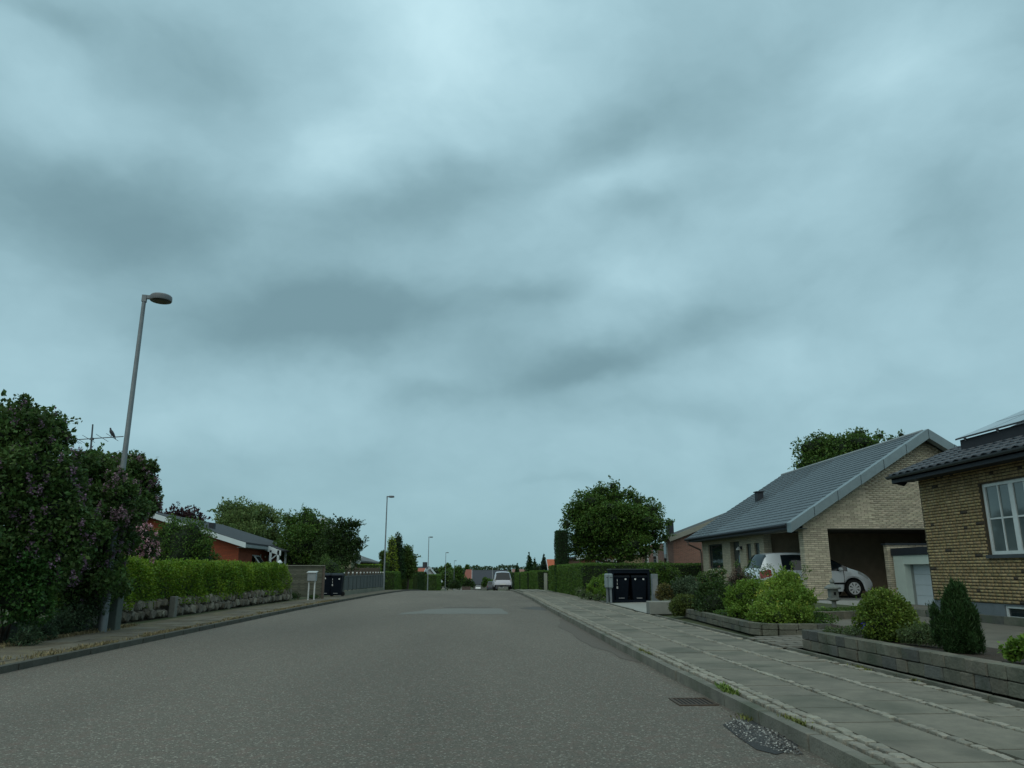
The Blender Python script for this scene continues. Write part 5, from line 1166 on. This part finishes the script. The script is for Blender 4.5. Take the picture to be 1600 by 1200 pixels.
# hedges right
def HR(label, x0, x1, y0, y1, z0, z1, lf=L_HEDGE2, seed=1, dens=500, size=.065): return hedge(label, x0, x1, y0, y1, z0, z1, lf, size=size, dens=dens, seed=seed, rough=.05, wav=.03, coremat=L_DARKIN, group='clipped hedges along the street')
HR('tall clipped hedge along the right pavement beyond the bins', 5.02, 6.55, 35.0, 50, .03, 1.55, seed=80)
HR('dark clipped hedge along the garden boundary behind the bin shelter', 6.3, 12.4, 37.6, 38.8, .0, 1.58, lf=L_TREE, seed=81)
HR('tall square clipped thuja column standing on the right hedge', at(870,860,45).x, at(888,860,45).x, 44.8, 46.2, .0, 3.55, lf=L_THUJA, seed=82, dens=700)
def HF(label, pxl, Y0, pxr, Y1, zt, seed, lf=L_HEDGE2, w=1.3, dens=220):
    x0 = at(pxl,905,Y0).x; x1 = at(pxr,905,Y0).x
    return hedge(label, x0, max(x1, x0+w), Y0, Y1, gz(Y0)-.15, zt, lf, size=.1, dens=dens, seed=seed, coremat=L_DARKIN, group='clipped hedges along the street')
HF('second clipped hedge on the right, past the pale gate post', 840, 63, 852, 72, gz(63)+1.55, 83)
HF('third clipped hedge on the right, behind the second', 823, 80, 834, 90, gz(80)+1.9, 84)
HF('fourth small hedge on the right beside the parked van', 811, 96, 820, 106, gz(96)+2.2, 85, dens=150)
HF('dark tall hedge right beside the parked van', 802, 112, 812, 124, gz(112)+2.6, 86, lf=L_DARK, dens=120)
gq = at(852.5,905,61).x; top('gate_post', MB().box(gq-.12,gq+.12,60.9,61.15,gz(61)-.1,gz(61)+1.35), mat('pale_post', (.28,.29,.24), (.22,.23,.19), rough=.9, scale=3), 'pale stone gate post between the first and second right hedges', 'post')
# big tree
rsx = np.random.RandomState(12)
tc_ = at(958,815,46)
cl = crown_clumps((tc_.x, 46, tc_.z-.1), (3.1,2.8,2.15), 90, rsx, sub=.27, bottom=-1, fill=.35)+[C(905,862,46,14),C(925,868,46,14),C(945,866,46,13),C(985,868,46,13),C(1005,864,46,14),C(1025,855,46,12),C(890,860,46,9),C(960,845,46,22),C(930,845,46,20),C(995,845,46,20)]+[C(1015,800,46,18),C(1030,822,45.5,14),C(1020,838,46,16),C(995,785,46,16),C(985,772,46,12),C(940,768,46,15),C(925,775,46,12),C(893,800,46,15),C(885,820,46,13),C(958,760,46,11),C(1038,838,46,8),C(880,845,46,8),C(900,850,46,12),C(1000,850,46,12)]
plant('broadleaf_tree', 'large round crowned green tree behind the right hedge', 'tree', (at(968,880,46).x,46,0), cl, L_TREE, .14, 56000, 90, sprigs=(170,.5), spray=1, core=.5, coremat=L_DARKIN, trunk=(2.1,.2), shell=.6)
tcb = at(1325,712,46)
plant('broadleaf_tree', 'dense green tree rising behind the grey slate roof', 'tree', (tcb.x,46,0), crown_clumps((tcb.x,46,tcb.z-.6), (3.6,2.5,2.3), 80, np.random.RandomState(8), sub=.32, fill=.35)+[C(1392,690,46,12),C(1408,680,46,8),C(1345,678,46,13),C(1300,690,46,15),C(1375,682,46,10),C(1262,712,46,12),C(1252,728,46,10)], leafmat('bright_tree_leaf', (.06,.12,.022), (.08,.145,.028), .4), .17, 26000, 91, sprigs=(110,.6), core=.55, coremat=L_DARKIN, trunk=(5,.25))
# ------------------------------------------------------------------ houses farther off
RBT = brickmat('red_brick_wall', (.30,.062,.026), (.23,.05,.024), (.15,.06,.035))
RBT2 = brickmat('brown_red_brick_wall', (.27,.125,.09), (.19,.09,.07), (.25,.20,.17))
YBT = brickmat('yellow_brick_wall_far', (.36,.30,.17), (.26,.21,.12), (.17,.14,.10))
OBT = brickmat('orange_brick_wall', (.27,.12,.07), (.21,.10,.06), (.16,.10,.07))
ROOFG = mat('felt_roof_grey', (.042,.048,.055), (.034,.039,.045), rough=.8, scale=3)
WHT = mat('white_board', (.60,.66,.68), (.54,.6,.62), rough=.6, scale=2)
hl = thing('brick_house', 'low red brick house with dark roof and white bargeboard on the left', 'house', (-17, 47, 0))
EX3, RX3, EZ, RZ = -12.0, -17.3, 2.72, 4.36; s3 = (RZ-EZ)/(EX3-RX3)
wall(hl, 'gable_wall', RBT, 'y', 42.0, .3, -22.1, -12.5, 0, 2.6)
MB().prism([(-22.1,42.0,2.6),(-12.5,42.0,2.6),(-12.5,42,2.66),(RX3,42.0,RZ-.15),(-22.1,42,2.66)], (0,.3,0)).build('gable_wall', RBT, hl)
HO = [(44.6,45.9,1.1,2.15),(46.3,46.9,.1,2.2),(48.0,49.0,.1,2.2)]
wall(hl, 'side_wall', RBT, 'x', -12.5, -.3, 42.3, 53.7, 0, 2.7, HO)
wall(hl, 'far_wall', RBT, 'y', 53.7, -.3, -22.1, -12.8, 0, 2.6)
MB().prism([(EX3,41.5,EZ),(RX3,41.5,RZ),(RX3,41.5,RZ-.12),(EX3,41.5,EZ-.1)], (0,12.6,0)).build('roof', ROOFG, hl)
MB().prism([(-22.6,41.5,EZ),(RX3,41.5,RZ),(RX3,41.5,RZ-.12),(-22.6,41.5,EZ-.1)], (0,12.6,0)).build('roof', ROOFG, hl)
for (a, b) in ((EX3, RX3), (-22.6, RX3)): MB().add([(a,41.44,EZ-.30),(b,41.44,RZ-.30),(b,41.49,RZ-.30),(a,41.49,EZ-.30),(a,41.44,EZ-.03),(b,41.44,RZ-.03),(b,41.49,RZ-.03),(a,41.49,EZ-.03)], [tuple(t_) for t_ in UF.tolist()]).build('bargeboard', WHT, hl)
MB().box(EX3-.0,EX3+.03,41.5,45.9,EZ-.27,EZ-.11).build('fascia', mat('grey_fascia', (.25,.29,.3), None), hl); MB().box(EX3,EX3+.03,48.2,54.1,EZ-.27,EZ-.11).build('fascia', mat('grey_fascia', (.25,.29,.3), None), hl)
MB().box(-12.49,EX3-.001,41.6,54,EZ-.28,EZ-.26).build('soffit', mat('grey_fascia', (.25,.29,.3), None), hl)
wq = window(hl, 'x', -12.5, 1, *HO[0], nu=1, nz=1, deep=.1, glass=GLASS_D)
MB().add([(-12.42,44.7,2.1),(-12.42,45.8,2.1),(-11.9,45.8,1.45),(-11.9,44.7,1.45),(-12.45,44.7,2.06),(-12.45,45.8,2.06),(-11.95,45.8,1.42),(-11.95,44.7,1.42)], [tuple(t_) for t_ in UF.tolist()]).build('open_sash', FRW, wq)
MB().add([(-12.36,44.8,2.04),(-12.36,45.7,2.04),(-11.93,45.7,1.51),(-11.93,44.8,1.51)], [(3,2,1,0)]).build('sash_pane', GLASS_D, wq)
MB().box(-12.66,-12.6,46.3,46.9,.1,2.2).build('door', WHT, hl); MB().box(-12.66,-12.6,48,49,.1,2.2).build('door', DG, hl)
MB().box(-12.55,-12.45,47.3,47.4,2.0,2.12).build('wall_lamp', mat('lamp_white_globe', (.8,.8,.76), None, rough=.4), hl)
MB().add([(-12.3,46.05,2.35+.1),(-11.25,46.05,2.1),(-11.25,46.12,2.1),(-12.3,46.12,2.45),(-12.3,46.05,2.78),(-11.25,46.05,2.4),(-11.25,46.12,2.4),(-12.3,46.12,2.78)], [tuple(t_) for t_ in UF.tolist()]).build('porch_board', WHT, hl)
MB().prism([(-12.3,46.12,2.79),(-11.2,46.12,2.43),(-11.2,46.12,2.36),(-12.3,46.12,2.7)], (0,1.9,0)).build('porch_roof', ROOFG, hl)
for (x, y) in ((-11.85,46.1),(-11.4,46.1),(-11.4,47.9)): MB().box(x-.06,x+.06,y-.05,y+.05,0,2.42).build('porch_post', WHT, hl)
MB().beam((-11.8,46.1,1.9),(-11.45,46.1,2.2),.05,.05).build('brace', WHT, hl)
MB().box(-15.0,-14.7,44.3,44.6,EZ+s3*2.7-.1,EZ+s3*2.85+.3).build('roof_vent', DG, hl)
mpx = at(437,880,34.6); gl = thing('garden_lantern', 'small white garden lantern above the left board fence', 'lantern', (mpx.x, 34.6, 0))
MB().tube([(mpx.x,34.6,0),(mpx.x,34.6,1.42)], .03, 6).build('post', WHT, gl); MB().lathe([(.06,0),(.09,.14),(.13,.15),(.02,.27)], (mpx.x,34.6,1.43), 8).build('lamp_head', WHT, gl)
# generic gabled house: ridge along its own x axis
def gh(label, loc, rz, L, W, hw, rise, wm, rm, name='house', verge_=True, hip=0.0, chim=None, wins=2, over=.35, wfr=FRW, group='houses down the road'):
    t = thing(name, label, 'house', loc, rz, group)
    l, w = L/2, W/2
    MB().box(-l,l,-w,w,-.6,hw).build('wall', wm, t, local=True)
    for s in (-1,1):
        MB().prism([(s*l,-w,hw),(s*l,w,hw),(s*(l-hip),0,hw+rise)] if not hip or s > 0 else [(s*l,-w,hw),(s*l,w,hw),(s*(l-.1),0,hw+.1)], (-s*.15,0,0)).build('gable', wm, t, local=True)
        k = rise/w; y0 = s*(w+over); z0 = hw-over*k
        xl_ = -l-over if not hip else -l-over
        pts = [(xl_,y0,z0),(l+over,y0,z0),(l+over,0,hw+rise),(-l-over+hip,0,hw+rise)]
        MB().prism(pts, (0,0,.12)).build('roof', rm, t, local=True)
    if hip: MB().prism([(-l-over,-w-over,hw-over*rise/w),(-l-over,w+over,hw-over*rise/w),(-l-over+hip,0,hw+rise)], (0,0,.12)).build('roof', rm, t, local=True)
    if verge_:
        for sx_ in ((-1,1) if not hip else (1,)):
            for s in (-1,1): MB().beam((sx_*(l+over+.03), s*(w+over), hw-over*rise/w-.04), (sx_*(l+over+.03), 0, hw+rise-.04), .05, .3).build('bargeboard', WHT, t, local=True)
    if chim: MB().box(chim-.3,chim+.3,-.3,.3,hw+rise-.6,hw+rise+.9).build('chimney', mat('chimney_dark', (.06,.06,.065), None), t, local=True)
    for i in range(wins):
        x = -l+L*(i+.5)/wins
        f_ = MB().box(x-.6,x+.6,-w-.04,-w-.005,hw-1.5,hw-.35).build('window', wfr, t, local=True); MB().box(x-.52,x+.52,-w-.05,-w-.041,hw-1.42,hw-.43).build('pane', GLASS_D, f_, local=True)
    f_ = MB().box(l+.005,l+.04,-.6,.6,hw-1.5,hw-.35).build('window', wfr, t, local=True); MB().box(l+.041,l+.05,-.52,.52,hw-1.42,hw-.43).build('pane', GLASS_D, f_, local=True)
    return t
gh('red brown brick house with pale gutter edge between the big tree and the slate roof', (18.0,49.3,0), R(90), 2.2, 10.3, 3.35, 1.9, RBT2, mat('roof_edge_grey', (.075,.08,.078), (.06,.065,.064), rough=.8), chim=None, wins=0)
tb = [o for o in bpy.data.objects if o.get('label', '').startswith('red brown brick house')][0]
for o_ in tb.children:
    if o_.name.startswith('bargeboard'): o_.data.materials[0] = mat('bargeboard_beige', (.26,.26,.22), None, rough=.7)
def addwin(t, x0, x1, y0, y1, z0, z1, fr=FRW):
    """a window on a wall, given in world coordinates"""
    inv = (Matrix.Translation(t.location) @ t.rotation_euler.to_matrix().to_4x4()).inverted()
    def bx_(name, m, e, par):
        mb = MB().box(x0-e,x1+e,y0-e,y1+e,z0-e,z1+e) if e >= 0 else MB().box(x0,x1,y0,y1,z0,z1)
        mb.v = [tuple(inv @ Vector(v)) for v in mb.v]; return mb.build(name, m, par, local=True)
    w_ = bx_('window', fr, .05, t)
    d = min(x1-x0, y1-y0)
    mb = MB().box(x0-(.07 if x1-x0 < .2 else 0), x1, y0-(.07 if y1-y0 < .2 else 0), y1, z0, z1); mb.v = [tuple(inv @ Vector(v)) for v in mb.v]; mb.build('pane', GLASS_D, w_, local=True)
addwin(tb, 12.80,12.84, 49.6,50.2, .9,3.0); addwin(tb, 12.80,12.84, 52.4,53.2, 1.5,2.9); addwin(tb, 12.80,12.84, 55.2,55.8, .9,2.4)
MB().box(1.11,8.0,-5.0,5.14,-.4,3.05).build('wing_wall', RBT2, tb, local=True)
MB().box(.6,1.0,4.6,5.0,3.3,4.5).build('chimney', DG, tb, local=True)
h3 = gh('long low house of orange and yellow brick seen under the big tree', (12.4,69,-.4), R(90), 13, 7.0, 2.75, .55, OBT, mat('roof_dark_far', (.06,.065,.075), None, rough=.6), wins=0)
MB().box(-6.56,-6.505,-3.4,.3,.2,2.9).build('wall_panel', YBT, h3, local=True)
for i in range(4): 
    f_ = MB().box(-6.62,-6.57,.5+i*.46,.84+i*.46,.9,2.6).build('window', FRW, h3, local=True); MB().box(-6.63,-6.621,.55+i*.46,.79+i*.46,.95,2.55).build('pane', GLASS, f_, local=True)
gh('house with bright orange tiled roof behind the thuja column', (at(872,890,114).x+2.7,117,-1.9), R(0), 7.5, 7, 2.4, 2.4, mat('grey_gable', (.22,.23,.2), None), mat('orange_tile', (.42,.11,.05), (.34,.09,.045), rough=.8, scale=1.5), wins=2)
h4 = gh('red brick house with steep white bargeboard behind the picket fence', (-11.8,69.5,-.3), R(90), 14, 5.2, 2.35, .85, OBT, mat('roof_mid_grey', (.12,.125,.125), (.10,.105,.105), rough=.8), wins=3)
gh('cream gable house end half hidden by the spreading tree', (-11.6,61.5,-.25), R(90), 2.5, 4.6, 2.9, 2.6, mat('cream_wall', (.36,.34,.22), (.3,.28,.19), rough=.8), mat('roof_dark_far', (.06,.065,.075), None, rough=.6), wins=0)
gh('white gabled house with dark roof and chimney beside the third lamp', (at(656,900,135).x-.6,140,gz(136)), R(-50), 6.0, 5.0, 1.9, 2.2, mat('white_wall', (.62,.64,.62), None, rough=.7), mat('roof_dark_far2', (.045,.055,.065), None, rough=.7), chim=1.9, wins=0)
gh('small house with red roof left of the white gabled house', (at(652,900,120).x-.6,121,gz(121)), R(-20), 3.2, 4, 1.5, 1.9, mat('cream_wall2', (.45,.43,.36), None), mat('red_tile', (.36,.12,.08), None, rough=.8), wins=0, hip=1.2)
gh('dark roofed long house at the end of the road', (at(766,900,262).x,266,gz(262)-.7), R(0), 11.6, 8, 2.8, 4.2, mat('grey_wall_far', (.2,.2,.18), None), mat('roof_blue_black', (.04,.048,.062), None, rough=.6), wins=3)
gh('house with brick red half hipped roof at the end of the road', (at(735,900,255).x-1.3,257,gz(255)-.7), R(0), 2.8, 6.5, 2.9, 4.2, mat('dark_brick_far', (.1,.07,.06), None, rough=.8), mat('brick_red_roof', (.27,.10,.075), None, rough=.8), wins=0, hip=1.6)
gh('distant house with pinkish roof between the right conifers', (at(817,900,200).x,200,gz(200)), R(0), 5, 6, 3.3, 2.0, mat('cream_wall2', (.45,.43,.36), None), mat('pink_roof', (.26,.14,.12), None, rough=.8), wins=0)
# ------------------------------------------------------------------ trees and bushes down the road
FARW = leafmat('far_wood', (.035,.07,.03), (.05,.085,.035), .4)
rs = np.random.RandomState(77); P = []
for i in range(44000):
    x = rs.uniform(-330, 330); y = 430+rs.uniform(0, 25); tp = 3.3+.9*math.sin(x*.09)+.5*math.sin(x*.31+1)+.35*math.sin(x*.83)+rs.normal()*.3
    P.append((x, y, -8+(tp+8)*rs.random()**.3))
fw = link(bpy.data.objects.new('far_wood', leaf_mesh('far_wood', FARW, P, 1.25, rs))); fw['kind'] = 'stuff'
MB().box(-330,330,440,455,-9,2.2).build('far_wood_inside', L_DARKIN, None, kind='stuff')
def bush(label, spots, Y, lf, size, n, seed, core=.7, name='bush', trunk=None):
    cl = [C(px, py, Y, r) for px, py, r in spots]; x = sum(c[0] for c in cl)/len(cl)
    plant(name, label, 'tree' if name != 'bush' else 'bush', (x, Y, gz(Y)-.1), cl, lf, size, n, seed, core=core, coremat=L_DARKIN, trunk=trunk, group='trees and bushes down the road')
bush('mid green tree right of the white gabled house', [(690,905,10),(698,898,9),(684,912,8),(700,912,9)], 170, L_MID, .4, 1800, 200)
bush('dark tree behind the fifth lamp post', [(712,898,10),(716,890,7),(708,905,9),(720,905,8),(705,893,6)], 200, L_TREE, .45, 2200, 201)
bush('dark clipped bush at the left foot of the fifth lamp post', [(710,912,7),(715,915,6),(706,915,5)], 150, L_DARK, .25, 1500, 202)
bush('low dark bushes before the red half hipped roof', [(727,910,7),(733,910,6),(721,911,6),(738,913,5)], 215, L_DARK, .35, 1500, 203)
bush('bushes in front of the dark roofed long house', [(757,912,5),(762,910,6),(772,911,6),(758,906,4)], 205, L_TREE, .35, 1900, 204)
bush('pale round tree right of the parked van top', [(796,902,8),(803,904,6),(790,900,5)], 150, L_PALE, .35, 1500, 205)
bush('green bush beside the van, right', [(806,912,6),(812,910,6),(800,912,5)], 130, L_MID, .3, 1200, 206)
bush('dark tree among the far wood near the fourth lamp', [(700,885,5),(730,886,4),(690,890,5)], 300, L_TREE, .6, 1000, 207)
bush('light bush before the fourth clipped hedge', [(668,912,5),(675,909,6),(680,913,5)], 140, L_MID, .25, 900, 208)
def spruce(label, px, pyt, pyb, w, Y, seed, lf=L_THUJA):
    n = 9; cl = []
    for k in range(n):
        u = k/(n-1); py = pyt+(pyb-pyt)*u; rr_ = w*(.10+.9*u**.8)
        cl.append(C(px+rnd.uniform(-.6,.6), py, Y, rr_*.8, None, None))
        cl[-1] = (*cl[-1][:5], (pyb-pyt)/n*Y/1206*1.0)
    b_ = at(px, 900, Y); plant('spruce', label, 'tree', (b_.x, Y, gz(Y)-.2), cl, lf, .32, 2600, seed, core=.6, coremat=L_DARKIN, group='spruces on the right side')
spruce('tallest pointed spruce left of the orange roof', 827, 867, 914, 14, 122, 210)
spruce('second spruce just right of the tallest', 835, 876, 914, 14, 126, 211)
spruce('blue green spruce next to the orange roofed house', 850, 869, 910, 13, 118, 212, leafmat('blue_spruce', (.035,.06,.04), (.045,.075,.05), .35))
spruce('small spruce standing left of the others', 808, 883, 914, 9, 140, 213)
bush('broad dark tree between the two spruces', [(840,892,10),(845,900,9),(834,905,9),(852,900,7)], 124, L_DARK, .3, 1800, 214)
bush('green bush below the blue green spruce', [(842,905,7),(836,908,6),(848,908,6)], 100, L_MID, .22, 1200, 215)
# ------------------------------------------------------------------ cars
SILV = mat('silver_paint', (.78,.83,.87), (.74,.79,.83), rough=.3, metal=.12, coat=.6, scale=1)
WHP = mat('white_car_paint', (.54,.55,.61), (.50,.51,.57), rough=.4, coat=.3, scale=1)
CGL = mat('car_glass', (.012,.02,.024), (.01,.016,.02), rough=.06, spec=.4)
RUB = mat('rubber', (.012,.012,.012), None, rough=.7); BLK_ = mat('black_plastic', (.01,.011,.013), None, rough=.6)
RIM = mat('rim_silver', (.75,.77,.78), None, rough=.4, metal=.0)
def car(name, label, cat, loc, rz, L, W, top_, belt, roofw, glass_x, wheels, paint, R_=.31, low=.2, wf=1.0, rear=(.1,.4), front=(3,3.6), detail=True, group=None, taper=.12, lamps=True, pill=()):
    """shell built from stations along the car; x = 0 rear, x = L nose"""
    t = thing(name, label, cat, loc, rz, group)
    X = sorted(set([0,.02,.05,.09,.14,.2,L-.14,L-.08,L-.04,L-.015,L]+list(np.arange(.28, L-.2, .075))+[w_+d for w_ in wheels for d in (-R_-.06,R_+.06)]+list(glass_x)+list(pill)))
    tp = lambda x: float(np.interp(x, [p[0] for p in top_], [p[1] for p in top_]))
    bl = lambda x: min(float(np.interp(x, [p[0] for p in belt], [p[1] for p in belt])), tp(x)-.03)
    def rowpts(x):
        zt, zb = tp(x), bl(x); e = min(x, L-x); w = W/2*(1-taper*max(0, 1-e/.55)**2.2)
        zl = low+max(0, .16-e*.9)
        for w_ in wheels:
            d = abs(x-w_)
            if d < R_+.06: zl = max(zl, R_+math.sqrt(max((R_+.06)**2-d*d, 0)))
        zb = max(zb, zl+.03); zt = max(zt, zb+.02)
        g_ = min(max((zt-zb)/.45, 0), 1); wr = w*(1-(1-roofw)*g_)
        m1 = zl+(zb-zl)*.3; m2 = max(zb-.24, zl+(zb-zl)*.35)
        return [(w*.955, zl), (w*.995, max(m1, zl)), (w*1.0, max(m2, zl+.01)), (w*.965, zb), (wr*.99, zb+(zt-zb)*.86), (wr*.90, zb+(zt-zb)*.965), (wr*.5, zt), (0, zt+.012)]
    S = [rowpts(x) for x in X]; nr_ = 8; V = []; idx = {}
    for i, (x, row) in enumerate(zip(X, S)):
        for s in (-1, 1):
            for j, (y, z) in enumerate(row):
                if j == 7 and s == 1: idx[(i,1,7)] = idx[(i,-1,7)]; continue
                # ends rounded in plan and section
                idx[(i,s,j)] = len(V); V.append((x, s*y, z))
    body = []; zones = {}
    for i in range(len(X)-1):
        xm_ = (X[i]+X[i+1])/2
        for s in (-1, 1):
            for j in range(7):
                f_ = (idx[(i,s,j)], idx[(i+1,s,j)], idx[(i+1,s,j+1)], idx[(i,s,j+1)])
                if len(set(f_)) < 3: continue
                key = None; gh_ = tp(xm_)-bl(xm_)
                if j == 3 and glass_x[0] < xm_ < glass_x[1] and gh_ > .09 and not any(abs(xm_-p) < .05 for p in pill): key = ('side_window', s, sum(xm_ > p for p in pill))
                elif j >= 4 and rear[0] < xm_ < rear[1] and gh_ > .06: key = ('rear_window', 0, 0)
                elif j >= 4 and front[0] < xm_ < front[1]: key = ('windscreen', 0, 0)
                elif lamps and j in (2,) and .06 < xm_ < .42: key = ('tail_lamp', s, 0)
                elif lamps and j == 3 and L-.50 < xm_ < L-.14: key = ('headlight', s, 0)
                (body if key is None else zones.setdefault(key, [])).append(f_ if s < 0 else f_[::-1])
    for i in (0, len(X)-1):
        f_ = [idx[(i,-1,j)] for j in range(8)]+[idx[(i,1,j)] for j in range(6,-1,-1)]; body.append(tuple(f_) if i else tuple(f_[::-1]))
    def sub(name_, fs, m_, off=0.0):
        used = sorted({v for f_ in fs for v in f_}); mp = {v: k for k, v in enumerate(used)}
        mb = MB(); mb.v = [V[v] if not off else (V[v][0], V[v][1]*(1+off), V[v][2]) for v in used]; mb.f = [tuple(dict.fromkeys(mp[v] for v in f_)) for f_ in fs]; mb.f = [f_ for f_ in mb.f if len(f_) > 2]
        return mb.build(name_, m_, t, local=True, smooth=True)
    b_ = sub('body', body, paint)
    for (nm, s, k), fs in zones.items(): sub(nm, fs, {'tail_lamp': TLM, 'headlight': HLM}.get(nm, CGL))
    MB().box(.12,L-.12,-W/2*.86,W/2*.86,low+.02,.5).build('underbody', BLK_, t, local=True)
    for w_ in wheels:
        for s in (-1, 1):
            yo = s*(W/2-.115)
            wh = MB().lathe([(R_*.66,-.1),(R_*.93,-.1),(R_,-.06),(R_,.06),(R_*.93,.1),(R_*.66,.1)], (w_, yo, R_), 22, axis='y').build('wheel', RUB, t, local=True, smooth=True)
            if detail:
                MB().lathe([(R_*.64,-.01),(R_*.66,.0)], (w_, yo+s*.09, R_), 20, axis='y').build('rim_back', BLK_, wh, local=True)
                mb = MB(); mb.lathe([(R_*.17,-.006),(R_*.17,.012)], (w_, yo+s*.105, R_), 12, axis='y')
                for q in range(8):
                    a = q*math.pi/4; ca, sa = math.cos(a), math.sin(a); a0, a1 = .035, .072
                    c0 = Vector((w_+ca*R_*.12, yo+s*.107, R_+sa*R_*.12)); c1 = Vector((w_+ca*R_*.62, yo+s*.10, R_+sa*R_*.62)); n_ = Vector((-sa,0,ca)); th_ = Vector((0,s*.012,0))
                    mb.add([c0-n_*a0*.5, c0+n_*a0*.5, c1+n_*a1*.62, c1-n_*a1*.62, c0-n_*a0*.5+th_, c0+n_*a0*.5+th_, c1+n_*a1*.62+th_, c1-n_*a1*.62+th_], [tuple(t_) for t_ in UF.tolist()])
                for q in range(20):
                    a = q*math.pi/10; b2 = (q+1)*math.pi/10; r0_, r1_ = R_*.58, R_*.68
                    mb.add([Vector((w_+math.cos(z_)*r_, yo+s*(.098+.006*k_), R_+math.sin(z_)*r_)) for k_ in (0,1) for (z_, r_) in ((a,r0_),(b2,r0_),(b2,r1_),(a,r1_))], [tuple(t_) for t_ in UF.tolist()])
                mb.build('rim', RIM, wh, local=True)
    return t
TLM = mat('tail_lamp_red', (.22,.005,.008), (.26,.010,.012), rough=.25, spec=.5); HLM = mat('headlight_clear', (.5,.54,.56), None, rough=.1, spec=.8)
cs = car('parked_car', 'silver compact people carrier parked side on in the carport', 'car', (9.93, 26.98, .33), 0, 4.02, 1.68,
    [(0,.58),(.04,.86),(.10,1.0),(.22,1.26),(.34,1.46),(.6,1.505),(1.3,1.53),(2.0,1.50),(2.5,1.40),(3.05,1.09),(3.22,1.0),(3.6,.88),(3.85,.74),(3.96,.60),(4.02,.46)],
    [(0,.84),(.3,.93),(2.0,.90),(3.1,.88),(3.6,.76),(4.02,.5)], .80, (.85,3.14), (.62,3.32), SILV, R_=.305, rear=(.10,.34), front=(2.35,3.12))
MB().box(2.80,2.93,-.96,-.83,.90,1.01).build('wing_mirror', SILV, cs, local=True, bevel=.03)
MB().box(1.9,3.0,-.848,-.835,.44,.50).build('side_strip', BLK_, cs, local=True)
for xh in (1.55,2.3): MB().box(xh,xh+.18,-.858,-.83,.79,.82).build('door_handle', SILV, cs, local=True)
for xd in (1.32,2.12,2.98): MB().box(xd,xd+.012,-.842,-.80,.3,.88).build('door_seam', BLK_, cs, local=True)
MB().box(-.012,.0,-.26,.26,.48,.59).build('number_plate', mat('plate_white', (.7,.7,.68), None), cs, local=True)
MB().tube([(.5,0,1.5),(.35,0,1.62),(.25,0,1.78)], .006, 4).build('aerial', BLK_, cs, local=True)
vz = gz(68)
cv = car('parked_van', 'white rounded small van parked at the right kerb, seen from behind', 'van', (2.72+.06, 67.2, vz), R(90), 3.9, 1.66,
    [(0,.60),(.05,.80),(.10,.92),(.17,1.25),(.26,1.52),(.5,1.60),(1.5,1.62),(2.4,1.46),(3.0,1.1),(3.5,.85),(3.9,.5)],
    [(0,.78),(.3,.84),(2.5,.86),(3.2,.8),(3.9,.5)], .74, (.6,2.8), (.62,3.2), WHP, R_=.30, rear=(.10,.37), front=(2.45,3.05), detail=False, pill=(1.4,2.1), lamps=False, low=.32)
for s in (-1,1): MB().box(.02,.10,s*.69-.05,s*.69+.05,.80,1.02).build('tail_lamp', mat('lamp_pale', (.4,.38,.38), None, rough=.3), cv, local=True)
MB().box(-.012,.0,-.26,.26,.50,.60).build('number_plate', mat('plate_white', (.7,.7,.68), None), cv, local=True); MB().box(-.012,.05,-.6,.6,.36,.40).build('bumper', mat('bumper_grey', (.10,.11,.12), None, rough=.5), cv, local=True)
pw = at(747,918,235)
car('parked_car', 'tiny white car far down the road left of the van', 'car', (pw.x, 235, gz(235)+.02), R(90), 3.8, 1.65, [(0,.6),(.1,.95),(.5,1.42),(2.2,1.45),(2.9,1.0),(3.8,.6)], [(0,.85),(3.8,.7)], .78, (.6,2.7), (.6,3.1), mat('white_far', (.75,.76,.75), None, rough=.4), rear=(.12,.5), front=(2.3,2.9), detail=False)
pw = at(765,918,120)
car('parked_car', 'dark car parked beyond the van, only its left edge visible', 'car', (pw.x+.45, 120, gz(120)+.02), R(90), 3.9, 1.7, [(0,.6),(.1,.95),(.5,1.42),(2.2,1.45),(2.9,1.0),(3.9,.6)], [(0,.85),(3.9,.7)], .78, (.6,2.7), (.6,3.2), mat('dark_car', (.06,.07,.085), None, rough=.4), rear=(.12,.5), front=(2.3,2.9), detail=False)
